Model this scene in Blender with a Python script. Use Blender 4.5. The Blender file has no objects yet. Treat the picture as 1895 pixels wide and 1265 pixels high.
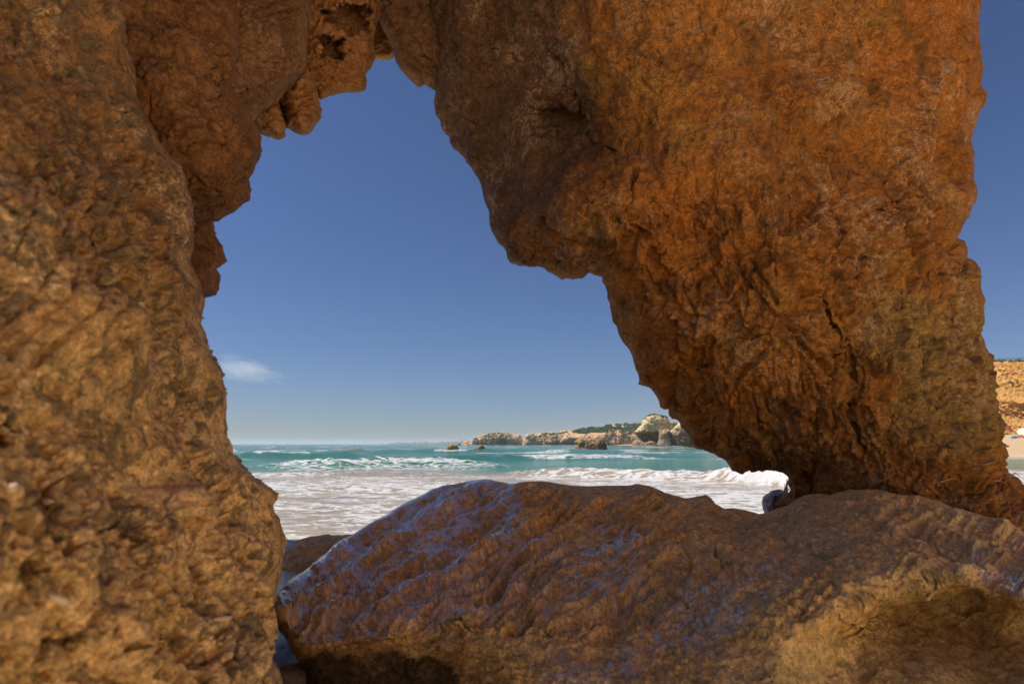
import bpy, math, random
import numpy as np
from math import radians

# ------------------------------------------------------------------ camera, world, sun, exposure
sc = bpy.context.scene
COL = sc.collection
CAM_Z, F_PX, CX, CY = 1.3, 1053.0, 947.5, 632.5
PITCH = math.atan(189.0 / F_PX)
cam_d = bpy.data.cameras.new('camera'); cam = bpy.data.objects.new('camera', cam_d); COL.objects.link(cam)
cam.location = (0, 0, CAM_Z); cam.rotation_euler = (math.pi / 2 + PITCH, 0, 0)
cam_d.sensor_width = 36.0; cam_d.lens = F_PX / 1895.0 * 36.0
cam_d.clip_start = 0.05; cam_d.clip_end = 200000
cam_d.dof.use_dof = True; cam_d.dof.focus_distance = 7.0; cam_d.dof.aperture_fstop = 2.5
sc.camera = cam

SUN_EL = radians(58); SUN_H = (-1.0, 0.0)          # horizontal direction towards the sun
w = bpy.data.worlds.new('World'); sc.world = w; w.use_nodes = True
nt = w.node_tree; nt.nodes.clear()
out = nt.nodes.new('ShaderNodeOutputWorld'); bg = nt.nodes.new('ShaderNodeBackground')
sky = nt.nodes.new('ShaderNodeTexSky'); sky.sky_type = 'NISHITA'; sky.sun_disc = False
sky.sun_elevation = SUN_EL; sky.sun_rotation = math.atan2(SUN_H[0], SUN_H[1])
sky.altitude = 0; sky.air_density = 1.0; sky.dust_density = 0.4; sky.ozone_density = 4.0
bg.inputs['Strength'].default_value = 0.055
tint = nt.nodes.new('ShaderNodeMix'); tint.data_type = 'RGBA'; tint.blend_type = 'MULTIPLY'; tint.inputs[0].default_value = 1.0
tint.inputs[7].default_value = (.60, .66, .86, 1)         # the deep blue of a polarised, very clear sky
nt.links.new(sky.outputs[0], tint.inputs[6]); nt.links.new(tint.outputs[2], bg.inputs['Color']); nt.links.new(bg.outputs[0], out.inputs['Surface'])

sun_d = bpy.data.lights.new('sun', 'SUN'); sun = bpy.data.objects.new('sun', sun_d); COL.objects.link(sun)
sun_d.energy = 4.0; sun_d.angle = radians(0.53); sun_d.color = (1.0, 0.95, 0.87)
from mathutils import Vector
_hl = math.hypot(*SUN_H)
sun_dir = Vector((SUN_H[0] / _hl * math.cos(SUN_EL), SUN_H[1] / _hl * math.cos(SUN_EL), math.sin(SUN_EL)))
sun.rotation_euler = sun_dir.to_track_quat('Z', 'Y').to_euler()
sc.view_settings.view_transform = 'Standard'; sc.view_settings.look = 'None'
sc.view_settings.exposure = 0.75; sc.view_settings.gamma = 1.0
sc.render.engine = 'CYCLES'
sc.cycles.use_denoising = True
sc.cycles.max_bounces = 8; sc.cycles.diffuse_bounces = 5; sc.cycles.volume_bounces = 2
sc.cycles.caustics_reflective = False; sc.cycles.caustics_refractive = False
sc.cycles.sample_clamp_indirect = 6.0

# ------------------------------------------------------------------ numpy noise
_rng = np.random.default_rng(7)
_LAT = _rng.random((64, 64, 64), dtype=np.float32).ravel()
def _rot(seed):
    r = np.random.default_rng(seed); q, _ = np.linalg.qr(r.normal(size=(3, 3))); return q.astype(np.float32), (r.random(3) * 60).astype(np.float32)
def vnoise(p, seed=0):                                   # smooth value noise in 0..1
    q, o = _rot(seed); p = p.astype(np.float32) @ q + o
    i = np.floor(p).astype(np.int32); f = p - i; f = f * f * f * (f * (f * 6 - 15) + 10)
    i &= 63; j = (i + 1) & 63
    x0, x1 = i[:, 0] << 12, j[:, 0] << 12; y0, y1 = i[:, 1] << 6, j[:, 1] << 6; z0, z1 = i[:, 2], j[:, 2]
    fx, fy, fz = f[:, 0], f[:, 1], f[:, 2]
    def mixx(y, z): a = _LAT[x0 + y + z]; return a + (_LAT[x1 + y + z] - a) * fx
    a = mixx(y0, z0); a += (mixx(y1, z0) - a) * fy
    b = mixx(y0, z1); b += (mixx(y1, z1) - b) * fy
    return a + (b - a) * fz
def fbm(p, octs=4, seed=0, gain=0.5, lac=2.03):           # about -1..1
    s = 0; a = 1.0; t = 0; p = p.astype(np.float32)
    for k in range(octs):
        s = s + a * (2 * vnoise(p, seed * 31 + k) - 1); t += a; a *= gain; p = p * lac
    return s / t * 1.5
def ridged(p, octs=3, seed=0, gain=0.5, lac=2.1):         # 0..1, sharp crests
    s = 0; a = 1.0; t = 0; p = p.astype(np.float32)
    for k in range(octs):
        s = s + a * (1 - np.abs(2 * vnoise(p, seed * 37 + k) - 1)) ** 2; t += a; a *= gain; p = p * lac
    return s / t
def sstep(x, a, b): t = np.clip((x - a) / (b - a), 0, 1); return t * t * (3 - 2 * t)

# ------------------------------------------------------------------ helpers
def px2w(px, py, D):
    """pixel of the photograph (1895 x 1265) and distance along Y -> world point(s)"""
    px, py, D = np.broadcast_arrays(np.asarray(px, float), np.asarray(py, float), np.asarray(D, float))
    u = (px - CX) / F_PX; v = (CY - py) / F_PX; c, s = math.cos(PITCH), math.sin(PITCH)
    k = D / (c - v * s)
    return np.stack([u * k, D + 0 * k, CAM_Z + (s + v * c) * k], -1)
def tag(o, label=None, cat=None, group=None, kind=None):
    for k, v in (('label', label), ('category', cat), ('group', group), ('kind', kind)):
        if v: o[k] = v
    return o
def empty(name, loc=(0, 0, 0)):
    o = bpy.data.objects.new(name, None); o.location = loc; o.empty_display_size = .2; COL.objects.link(o); return o
def add_mesh(name, V, F, mat=None, parent=None, smooth=True):
    me = bpy.data.meshes.new(name); V = np.asarray(V, np.float32)
    if isinstance(F, np.ndarray):
        n, k = F.shape; me.vertices.add(len(V)); me.vertices.foreach_set('co', V.ravel())
        me.loops.add(n * k); me.loops.foreach_set('vertex_index', F.astype(np.int32).ravel())
        me.polygons.add(n); me.polygons.foreach_set('loop_start', np.arange(0, n * k, k, dtype=np.int32))
        me.update(calc_edges=True)
    else:
        me.from_pydata([tuple(map(float, v)) for v in V], [], F)
    me.validate()
    if smooth: me.polygons.foreach_set('use_smooth', np.ones(len(me.polygons), bool))
    if mat: me.materials.append(mat)
    o = bpy.data.objects.new(name, me); COL.objects.link(o)
    if parent: o.parent = parent; o.location = -Vector(parent.location)      # meshes are built in world space
    return o
def add_attr(o, name, vals):
    a = o.data.attributes.new(name, 'FLOAT', 'POINT'); a.data.foreach_set('value', np.asarray(vals, np.float32))
def vnormals(V, F):
    a, b, c, d = (V[F[:, i]] for i in range(4)); n = np.cross(c - a, d - b)
    N = np.zeros_like(V)
    for i in range(4):
        for k in range(3): N[:, k] += np.bincount(F[:, i], n[:, k], len(V))
    return N / (np.linalg.norm(N, axis=1, keepdims=True) + 1e-12)
def poly_dist(X, Y, P):
    """signed distance (inside > 0) of points to a closed polygon"""
    P = np.asarray(P, float); x, y = X.ravel(), Y.ravel(); best = np.full(x.shape, 1e18); ins = np.zeros(x.shape, bool)
    for (x0, y0), (x1, y1) in zip(P, np.roll(P, -1, 0)):
        dx, dy = x1 - x0, y1 - y0; L = dx * dx + dy * dy + 1e-9
        t = np.clip(((x - x0) * dx + (y - y0) * dy) / L, 0, 1)
        best = np.minimum(best, (x - x0 - t * dx) ** 2 + (y - y0 - t * dy) ** 2)
        if y0 != y1:
            c = ((y0 > y) != (y1 > y)); c &= x < (x1 - x0) * (y - y0) / (y1 - y0) + x0; ins ^= c
    d = np.sqrt(best); return np.where(ins, d, -d).reshape(X.shape)
def rbf(pts):
    """thin-plate interpolation of (px, py, value)"""
    pts = np.asarray(pts, float); c = pts[:, :2] / 1000.0; n = len(c)
    def k(r2): return r2 * np.log(r2 + 1e-9)
    A = k(((c[:, None] - c[None]) ** 2).sum(-1)) + np.eye(n) * 2e-3
    P = np.c_[np.ones(n), c]; M = np.block([[A, P], [P.T, np.zeros((3, 3))]])
    s = np.linalg.solve(M, np.r_[pts[:, 2], 0, 0, 0])
    def f(X, Y):
        x, y = X.ravel() / 1000.0, Y.ravel() / 1000.0; r = s[n] + s[n + 1] * x + s[n + 2] * y
        for i in range(n): r = r + s[i] * k((x - c[i, 0]) ** 2 + (y - c[i, 1]) ** 2)
        return r.reshape(X.shape)
    return f
def graded(a, b, step, lo=-20, hi=1e9, grow=1.07, most=40):
    """grid lines: even inside [lo, hi], ever wider outside (the part no photograph shows)"""
    m0, m1 = max(a, lo), min(b, hi); xs = list(np.arange(m0, m1 + step * .5, step)); s = step; x = xs[-1]
    while x < b: s = min(s * grow, most); x += s; xs.append(x)
    s = step; x = xs[0]; L = []
    while x > a: s = min(s * grow, most); x -= s; L.append(x)
    return np.array(L[::-1] + xs)
def jag(P, amp, seed, n=2):
    """roughen a traced outline by midpoint steps"""
    r = np.random.default_rng(seed); P = np.asarray(P, float)
    for _ in range(n):
        Q = np.roll(P, -1, 0); L = np.linalg.norm(Q - P, axis=1, keepdims=True); N = np.c_[-(Q - P)[:, 1], (Q - P)[:, 0]] / (L + 1e-9)
        M = (P + Q) / 2 + N * r.normal(size=(len(P), 1)) * amp * np.minimum(L, 60) / 30
        P = np.stack([P, M], 1).reshape(-1, 2); amp *= .6
    return P

def rock(name, outline, depth, mat, parent=None, step=1.85, round_px=120, round_m=.6, back_px=400, back_m=2.0,
         unit=1.0, amps=(.10, .05, .02, .006), pits=.0, cracks=.0, strata=0.0, seed=1, shape=None, jagged=2.0, fade=60, extra=None, lim=None, paint=(), rimfade=.8):
    """a closed body of rock: a traced outline at its real distance, a front surface that bulges by real metres and a back of real
    thickness, then roughened along its normals"""
    P = jag(outline, jagged, seed) if jagged else np.asarray(outline, float)
    (x0, y0), (x1, y1) = P.min(0) - step, P.max(0) + step
    if lim is None: lim = (-30, 1925, -30, 1290)
    xs = graded(x0, x1, step, lim[0], lim[1]); ys = graded(y0, y1, step, lim[2], lim[3])
    X, Y = np.meshgrid(xs, ys); d = poly_dist(X, Y, P)
    ins = d > 0; cell = ins[:-1, :-1] | ins[1:, :-1] | ins[:-1, 1:] | ins[1:, 1:]
    used = np.zeros_like(ins)
    for a in (slice(None, -1), slice(1, None)):
        for b in (slice(None, -1), slice(1, None)): used[a, b] |= cell
    rim = used & ~ins                                    # outside corners are pulled onto the outline
    gy, gx = np.gradient(d, ys, xs); g2 = np.maximum(gx * gx + gy * gy, .2)
    X = np.where(rim, X - np.minimum(d, 0) * gx / g2, X); Y = np.where(rim, Y - np.minimum(d, 0) * gy / g2, Y)
    d = np.maximum(d, 0)
    idx = np.full(ins.shape, -1); idx[used] = np.arange(used.sum()); nf = int(used.sum())
    bidx = idx.copy(); inner = used & ins; bidx[inner] = nf + np.arange(inner.sum())
    x, y, dd = X[used], Y[used], d[used]
    base = depth(x, y)
    if shape is not None: base = base + shape(x, y)
    t = np.minimum(dd / round_px, 1); front = base + round_m * (1 - np.sqrt(1 - (1 - t) ** 2))
    V = px2w(x, y, front)
    xi, yi, di = X[inner], Y[inner], d[inner]
    t = np.minimum(di / back_px, 1)
    bs = (base + round_m)[ins[used]]
    Vb = px2w(xi, yi, bs + back_m * np.sqrt(1 - (1 - t) ** 2))
    def quads(ix, flip):
        q = np.stack([ix[:-1, :-1][cell], ix[:-1, 1:][cell], ix[1:, 1:][cell], ix[1:, :-1][cell]], 1)
        return q[:, ::-1] if flip else q
    F = np.r_[quads(idx, True), quads(bidx, False)]
    V = np.r_[V, Vb]; dall = np.r_[dd, di]
    att = sstep(dall, 0, fade)
    isf = np.arange(len(V)) < nf
    N = vnormals(V, F); q = V / unit
    qs = q * np.array([1, 1, 1 + strata])
    h = amps[0] * fbm(qs * 1.3, 3, seed) * (.25 + .75 * att) + amps[1] * (ridged(qs * 3.1, 3, seed + 1) - .4) * (.12 + .88 * att)
    V = V + N * (h * unit)[:, None]
    N = vnormals(V, F); q = V / unit; qs = q * np.array([1, 1, 1 + strata]); qf = qs[isf]
    wrp = np.stack([fbm(qf * 4 + 9, 2, seed + 11), fbm(qf * 4 + 5, 2, seed + 12), fbm(qf * 4 + 2, 2, seed + 13)], 1) * .06
    h = amps[2] * (fbm(qf * 9 + wrp * 9, 4, seed + 2, .55)) + amps[3] * fbm(qf * 55, 2, seed + 3)
    if pits:
        m = sstep(vnoise(qf * 1.1, seed + 20), .40, .62)
        h = h - pits * sstep(vnoise(qf * 13 + wrp * 20, seed + 21), .62, .85) * m - pits * .5 * sstep(vnoise(qf * 31, seed + 22), .66, .88) * m
    if cracks:
        c = np.abs(2 * vnoise(qf * np.array([1.5, 1.5, .8]) + wrp * 6, seed + 23) - 1)
        c2 = np.abs(2 * vnoise(qf * 2.6 + wrp * 8, seed + 24) - 1)
        h = h - cracks * (1 - sstep(c, .0, .035)) - cracks * .5 * (1 - sstep(c2, 0, .04)) * (vnoise(qf * .9, seed + 25) > .5)
    if extra is not None: h = h + extra(qf, x, y) / unit
    h = h * (.10 + .90 * sstep(dd, 0, fade * rimfade))
    hh = np.zeros(len(V)); hh[isf] = h
    hh[~isf] = amps[2] * fbm(qs[~isf] * 9, 2, seed + 2)
    V = V + N * (hh * unit)[:, None]
    o = add_mesh(name, V, F, mat, parent)
    for nm, soft, polys in paint:                        # patches of other rock colour, wetness or painted-in shade
        xa, ya = np.r_[x, xi], np.r_[y, yi]; jx = xa + soft * 1.6 * fbm(np.c_[xa / (soft * 2.2), ya / (soft * 2.2), 0 * xa], 4, seed + 71); jy = ya + soft * 1.6 * fbm(np.c_[xa / (soft * 2.2), ya / (soft * 2.2), 0 * xa + 5], 4, seed + 72)
        val = np.zeros(len(xa))
        for P_ in polys: val = np.maximum(val, sstep(poly_dist(jx, jy, P_), -soft, soft))
        add_attr(o, nm, val)
    return o

# ------------------------------------------------------------------ materials
class NB:
    """small node builder"""
    def __init__(s, name):
        s.m = bpy.data.materials.new(name); s.m.use_nodes = True; s.t = s.m.node_tree; s.t.nodes.clear()
        s.out = s.n('ShaderNodeOutputMaterial'); s.p = s.n('ShaderNodeBsdfPrincipled'); s.l(s.p.outputs[0], s.out.inputs['Surface'])
        s.geo = s.n('ShaderNodeNewGeometry')
    def n(s, t): return s.t.nodes.new(t)
    def l(s, a, b): s.t.links.new(a, b)
    def set(s, sock, v):
        if hasattr(v, 'is_output'): s.l(v, sock)
        elif isinstance(v, (tuple, list)) and len(v) == 3 and len(sock.default_value) == 4: sock.default_value = (*v, 1)
        else: sock.default_value = v
    def pos(s, scale=(1, 1, 1), rot=(0, 0, 0)):
        m = s.n('ShaderNodeMapping'); m.inputs['Scale'].default_value = scale; m.inputs['Rotation'].default_value = rot
        s.l(s.geo.outputs['Position'], m.inputs['Vector']); return m.outputs[0]
    def noise(s, scale, detail=6, rough=.55, vec=None, dist=0.0, off=0.0):
        t = s.n('ShaderNodeTexNoise'); t.noise_dimensions = '4D'; t.inputs['W'].default_value = off
        t.inputs['Scale'].default_value = scale; t.inputs['Detail'].default_value = detail
        t.inputs['Roughness'].default_value = rough; t.inputs['Distortion'].default_value = dist
        s.l(vec or s.geo.outputs['Position'], t.inputs['Vector']); return t.outputs['Fac']
    def vor(s, scale, vec=None, feat='F1'):
        t = s.n('ShaderNodeTexVoronoi'); t.feature = feat; t.inputs['Scale'].default_value = scale
        s.l(vec or s.geo.outputs['Position'], t.inputs['Vector']); return t.outputs['Distance']
    def math(s, op, a, b=0.0, clamp=False):
        t = s.n('ShaderNodeMath'); t.operation = op; t.use_clamp = clamp; s.set(t.inputs[0], a); s.set(t.inputs[1], b); return t.outputs[0]
    def step(s, v, a, b, lo=0.0, hi=1.0):
        t = s.n('ShaderNodeMapRange'); t.interpolation_type = 'SMOOTHSTEP'; s.set(t.inputs[0], v)
        s.set(t.inputs[1], a); s.set(t.inputs[2], b); s.set(t.inputs[3], lo); s.set(t.inputs[4], hi); return t.outputs[0]
    def mix(s, f, a, b):
        t = s.n('ShaderNodeMix'); t.data_type = 'RGBA'; s.set(t.inputs[0], f); s.set(t.inputs[6], a); s.set(t.inputs[7], b); return t.outputs[2]
    def attr(s, name):
        t = s.n('ShaderNodeAttribute'); t.attribute_name = name; return t.outputs['Fac']
    def bump(s, h, dist, strength=1.0, prev=None):
        t = s.n('ShaderNodeBump'); t.inputs['Distance'].default_value = dist; t.inputs['Strength'].default_value = strength
        s.set(t.inputs['Height'], h)
        if prev is not None: s.l(prev, t.inputs['Normal'])
        return t.outputs[0]
    def sep(s):
        t = s.n('ShaderNodeSeparateXYZ'); s.l(s.geo.outputs['Position'], t.inputs[0]); return t.outputs
def _flute(b, a, size):
    m = b.n('ShaderNodeMapping'); m.vector_type = 'TEXTURE'; m.inputs['Rotation'].default_value = (0, 0, a); m.inputs['Scale'].default_value = size; b.l(b.geo.outputs['Position'], m.inputs['Vector']); return m.outputs[0]
def rock_mat(name, c1, c2, pale, dark, u=1.0, pale_amt=.5, dark_amt=.5, rough=.85, third=None, wet=0.0, bump=.02, spots=0.0, off=0.0, tilt=None, bands=None, layers=(), wetattr=None, darker=0, grain=.28):
    b = NB(name)
    big = b.noise(.9 / u, 5, .6, off=off, dist=.6); mid = b.noise(4.2 / u, 8, .62, off=off + 3); fine = b.noise(34 / u, 6, .7, off=off + 5)
    col = b.mix(b.step(b.math('ADD', b.math('MULTIPLY', big, .65), b.math('MULTIPLY', mid, .35)), .40, .60), c1, c2)
    if third: col = b.mix(b.step(b.noise(1.7 / u, 6, .6, off=off + 8), .5, .68), col, third)
    if tilt:  # blends to another rock colour higher up
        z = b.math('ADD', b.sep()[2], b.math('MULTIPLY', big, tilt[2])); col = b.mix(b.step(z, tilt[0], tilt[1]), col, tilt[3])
    if bands: # thin beds
        v = b.pos((.15 / u, .15 / u, bands[0] / u)); col = b.mix(b.math('MULTIPLY', b.step(b.noise(1.0, 5, .65, vec=v, dist=.4, off=off + 2), .45, .62), bands[1]), col, bands[2])
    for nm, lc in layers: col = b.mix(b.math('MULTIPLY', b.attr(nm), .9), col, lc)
    vein = b.math('ABSOLUTE', b.math('SUBTRACT', b.noise(5.0 / u, 5, .6, dist=1.2, off=off + 11), .5))
    vm = b.math('MULTIPLY', b.step(vein, 0.0, .06, 1.0, 0.0), b.step(b.noise(1.3 / u, 3, .5, off=off + 13), .45, .65))
    col = b.mix(b.math('MULTIPLY', vm, pale_amt), col, pale)
    col = b.mix(b.math('MULTIPLY', b.step(mid, .55, .72), pale_amt * .6), col, pale)
    dk = b.step(b.math('ADD', b.math('MULTIPLY', b.noise(2.3 / u, 7, .68, off=off + 17, dist=.5), .7), b.math('MULTIPLY', fine, .3)), .53, .60)
    col = b.mix(b.math('MULTIPLY', dk, dark_amt), col, dark)
    d2 = b.step(b.math('ADD', b.math('MULTIPLY', b.noise(6.5 / u, 6, .68, off=off + 19, dist=.8), .75), b.math('MULTIPLY', fine, .25)), .52, .58)
    col = b.mix(b.math('MULTIPLY', d2, dark_amt * .7), col, dark)
    if darker: d2 = b.step(b.noise(darker / u, 7, .66, off=off + 61, dist=1.0), .50, .57); col = b.mix(b.math('MULTIPLY', d2, .72), col, tuple(v * 1.3 for v in dark))
    if spots:
        sp = b.step(b.noise(15 / u, 4, .6, off=off + 23), .62, .68); sp = b.math('MULTIPLY', sp, b.step(b.noise(1.6 / u, 3, .5, off=off + 27), .45, .6))
        col = b.mix(b.math('MULTIPLY', sp, spots), col, dark)
    hv = b.n('ShaderNodeHueSaturation'); b.set(hv.inputs['Color'], col); b.set(hv.inputs['Value'], b.math('MULTIPLY', b.step(fine, .28, .72, .55, 1.42), b.step(b.noise(11 / u, 6, .65, off=off + 33), .3, .7, .70, 1.28))); col = hv.outputs[0]
    ho = b.vor(26 / u); col = b.mix(b.math('MULTIPLY', b.step(ho, .10, .22, .85, 0), b.step(b.noise(6 / u, 3, .6, off=off + 35), .5, .62)), col, tuple(v * .45 for v in dark))
    n2 = b.noise(120 / u, 4, .65, off=off + 31); gr_ = b.noise(70 / u, 3, .75, off=off + 37)
    hg = b.n('ShaderNodeHueSaturation'); b.set(hg.inputs['Color'], col); b.set(hg.inputs['Value'], b.step(gr_, .32, .68, 1 - grain, 1 + grain)); col = hg.outputs[0]
    col = b.mix(b.step(b.noise(38 / u, 2, .5, off=off + 39), .66, .70, 0, .75 * grain / .4), col, tuple(v * .5 for v in dark)); col = b.mix(b.step(b.noise(48 / u, 2, .5, off=off + 41), .69, .73, 0, .6 * grain / .4), col, pale)
    b.set(b.p.inputs['Base Color'], col)
    nb = b.bump(b.math('ADD', b.math('MULTIPLY', fine, .7), b.math('MULTIPLY', n2, .3)), bump * u * 2.0, .9)
    b.l(nb, b.p.inputs['Normal'])
    b.set(b.p.inputs['Roughness'], rough); b.p.inputs['Specular IOR Level'].default_value = .25
    if wet:
        wm = b.step(b.noise(1.1 / u, 4, .6, off=off + 40), .40, .58)
        if wetattr: wm = b.math('MULTIPLY', b.attr(wetattr), b.step(b.noise(1.0, 6, .6, vec=_flute(b, radians(52), (.34, .055, .12)), off=off + 40, dist=.7), .36, .50, .28, 1.0))
        b.set(b.p.inputs['Roughness'], b.math('SUBTRACT', rough, b.math('MULTIPLY', wm, wet * .45)))
        b.p.inputs['Specular IOR Level'].default_value = .25
        b.set(b.p.inputs['Coat Weight'], b.math('MULTIPLY', wm, wet)); b.p.inputs['Coat Roughness'].default_value = .12
        b.p.inputs['Coat IOR'].default_value = 2.1
        cb = b.bump(b.noise(1.0, 6, .6, vec=_flute(b, radians(52), (.16, .022, .05)), off=off + 44, dist=.5), .003, .7); b.l(cb, b.p.inputs['Coat Normal'])
    return b.m

M = {}
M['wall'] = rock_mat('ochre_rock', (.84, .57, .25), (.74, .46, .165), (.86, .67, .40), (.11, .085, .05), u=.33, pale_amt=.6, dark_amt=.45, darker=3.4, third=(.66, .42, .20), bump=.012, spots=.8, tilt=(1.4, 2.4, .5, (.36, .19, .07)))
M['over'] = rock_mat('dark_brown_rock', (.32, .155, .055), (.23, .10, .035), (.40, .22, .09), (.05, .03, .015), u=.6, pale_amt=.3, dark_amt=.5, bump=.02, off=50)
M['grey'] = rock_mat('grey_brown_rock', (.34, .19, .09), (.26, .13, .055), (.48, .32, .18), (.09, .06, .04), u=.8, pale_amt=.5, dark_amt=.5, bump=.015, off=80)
M['orange'] = rock_mat('orange_sandstone', (.52, .28, .11), (.43, .22, .075), (.60, .36, .16), (.12, .05, .02), u=.7, pale_amt=.4, dark_amt=.35, bump=.012, off=110, bands=(3.0, .3, (.36, .14, .04)))
M['pillar'] = rock_mat('orange_brown_rock', (.48, .20, .038), (.35, .13, .022), (.60, .40, .22), (.08, .05, .022), u=1.0, pale_amt=.7, dark_amt=.6, third=(.46, .24, .05), layers=(('weathered_shade', (.20, .105, .05)), ('olive', (.42, .26, .075)), ('red', (.48, .18, .03))), bump=.02, spots=.7, off=140)
M['boulder'] = rock_mat('wet_brown_rock', (.86, .57, .225), (.75, .45, .15), (.86, .66, .38), (.14, .085, .035), u=.8, pale_amt=.4, dark_amt=.25, rough=.7, third=(.60, .42, .17), wetattr='wet', layers=(('ochre', (.74, .51, .19)), ('hollow', (.44, .28, .09)), ('algae_shade', (.06, .043, .025))), wet=1.0, bump=.014, spots=.7, off=170)
M['small'] = rock_mat('wet_purple_rock', (.30, .15, .09), (.22, .105, .065), (.46, .34, .28), (.05, .03, .02), u=.4, pale_amt=.4, dark_amt=.5, rough=.6, wet=.35, bump=.012, off=200)

# ------------------------------------------------------------------ the arch
arch = tag(empty('rock_arch', (0, 4, 0)), 'huge orange brown rock arch framing the sea and sky, leaning down to a narrow foot', 'rock arch')
wall_out = [(120, -1750), (150, -900), (190, -400), (215, 0), (240, 100), (268, 200), (300, 280), (335, 350), (350, 385), (352, 440), (352, 520), (365, 555), (366, 600),
            (382, 640), (406, 705), (415, 800), (428, 838), (478, 885), (500, 903), (512, 913), (511, 922), (501, 933), (513, 960), (525, 1000), (522, 1050),
            (508, 1085), (505, 1110), (498, 1150), (493, 1180), (491, 1210), (505, 1225), (520, 1243), (520, 1275), (500, 1500), (420, 2300), (-1700, 2300), (-1700, -1750)]  # unseen upper wall carried up to keep the sun off the boulder
wall_d = rbf([(-1700, 632, .75), (-1700, -900, 1.0), (-600, -600, 1.1), (-1700, 2200, .8), (-600, 632, .8), (-600, 0, 1.05), (-600, 1265, .75), (0, -900, 2.0), (100, -1700, 2.3), (-1700, -1700, 1.2), (0, 0, 1.4), (100, 250, 1.45), (215, 0, 2.1), (0, 300, 1.25), (0, 632, .98), (0, 470, 1.05), (0, 950, .95), (0, 1265, .88),
              (200, 632, 1.3), (330, 632, 1.75), (250, 400, 1.7), (340, 400, 2.1), (200, 950, 1.2), (300, 1000, 1.42), (440, 1000, 1.85), (500, 1000, 2.1), (300, 1265, 1.35), (500, 1265, 1.95), (400, 800, 1.9), (0, 2000, .95), (450, 2000, 1.9)])
def wall_extra(q, x, y):                                  # long rifts running down the wall
    s = np.abs(2 * vnoise(np.c_[(x + .25 * y) / 55, y / 320, 0 * x], 901) - 1); t = vnoise(np.c_[x / 120, y / 160, 0 * x + 3], 902)
    return -.016 * (1 - sstep(s, 0, .16)) * sstep(t, .35, .6) + .022 * (ridged(np.c_[x / 60, y / 70, 0 * x], 3, 77) - .4) * (.3 + 1.4 * vnoise(np.c_[x / 200, y / 200, 0 * x], 78))
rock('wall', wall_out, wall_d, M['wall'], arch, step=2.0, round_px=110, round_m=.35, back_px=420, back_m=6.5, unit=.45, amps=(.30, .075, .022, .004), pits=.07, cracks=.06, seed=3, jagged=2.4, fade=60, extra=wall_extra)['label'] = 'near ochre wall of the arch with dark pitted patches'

over_out = [(60, -900), (430, -900), (440, -400), (440, 0), (441, 90), (438, 138), (424, 160), (441, 192), (465, 225), (480, 252), (484, 278), (471, 310), (460, 332), (463, 372), (432, 394), (405, 409), (386, 410), (350, 420), (200, 430), (60, 200)]
over_d = rbf([(100, -900, 3.0), (430, -900, 3.6), (200, 0, 2.5), (430, 0, 3.1), (300, 100, 2.55), (250, 250, 2.4), (380, 200, 2.65), (470, 280, 2.85), (350, 330, 2.5), (430, 380, 2.85), (200, 420, 2.6), (390, 405, 2.95)])
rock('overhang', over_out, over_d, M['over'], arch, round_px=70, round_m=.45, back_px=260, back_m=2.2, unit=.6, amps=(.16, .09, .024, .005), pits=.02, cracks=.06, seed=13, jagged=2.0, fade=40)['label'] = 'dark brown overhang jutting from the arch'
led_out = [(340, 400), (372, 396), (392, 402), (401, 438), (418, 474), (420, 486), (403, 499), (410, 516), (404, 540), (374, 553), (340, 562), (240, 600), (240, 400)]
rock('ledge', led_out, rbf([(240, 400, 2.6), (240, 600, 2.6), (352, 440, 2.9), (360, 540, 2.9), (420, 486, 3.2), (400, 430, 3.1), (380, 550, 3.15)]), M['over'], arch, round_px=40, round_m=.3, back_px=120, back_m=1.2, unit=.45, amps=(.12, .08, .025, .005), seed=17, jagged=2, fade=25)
def hollows(x, y):
    jx = x + 9 * fbm(np.c_[x / 26, y / 26, 0 * x], 3, 161); jy = y + 8 * fbm(np.c_[x / 26, y / 26, 0 * x + 5], 3, 162)
    h = .55 * sstep(jy - 12, 0, 8) * (1 - sstep(jy - 52 - .18 * (x - 640), 0, 5)) * sstep(jx, 596, 612) * (1 - sstep(jx, 672, 690))
    return h + .35 * sstep(jy - 66, 0, 6) * (1 - sstep(jy - 96, 0, 5)) * sstep(jx, 590, 598) * (1 - sstep(jx, 626, 650)) + .25 * (1 - sstep(np.abs(jx - 690), 3, 9))
def ledges(amp, per, lean, sd):
    def f(q, x, y):
        t = (y + lean * x) / per + 1.6 * fbm(np.c_[x / 90, y / 90, 0 * x], 3, sd); t2 = (y - .4 * x) / (per * .45) + 1.2 * fbm(np.c_[x / 40, y / 40, 0 * x], 2, sd + 1)
        s_ = t - np.floor(t); s2 = t2 - np.floor(t2); return amp * (s_ ** 1.5 - .5) * (1 - sstep(s_, .93, 1)) + amp * .35 * (s2 - .5) + amp * .5 * fbm(np.c_[x / 12, y / 7, 0 * x], 3, sd + 2)
    return f
ceil_out = [(280, -900), (573, -900), (573, -300), (573, 0), (571, 45), (568, 133), (545, 160), (517, 195), (492, 216), (470, 237), (430, 250), (280, 200)]
rock('ceiling', ceil_out, rbf([(280, -900, 4.2), (573, -900, 4.4), (300, 0, 3.5), (573, 0, 4.6), (450, 0, 3.7), (450, 120, 3.7), (560, 130, 4.7), (500, 190, 4.3), (470, 235, 4.3), (330, 200, 3.5), (520, 60, 4.1)]), M['grey'], arch, round_px=60, round_m=.4, back_px=200, back_m=2.0, unit=.8, amps=(.16, .09, .02, .004), pits=.015, cracks=.04, seed=23, jagged=1.5, fade=40, extra=ledges(.05, 44, .9, 165))['label'] = 'grey brown weatherworn slab in the roof of the arch'
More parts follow.
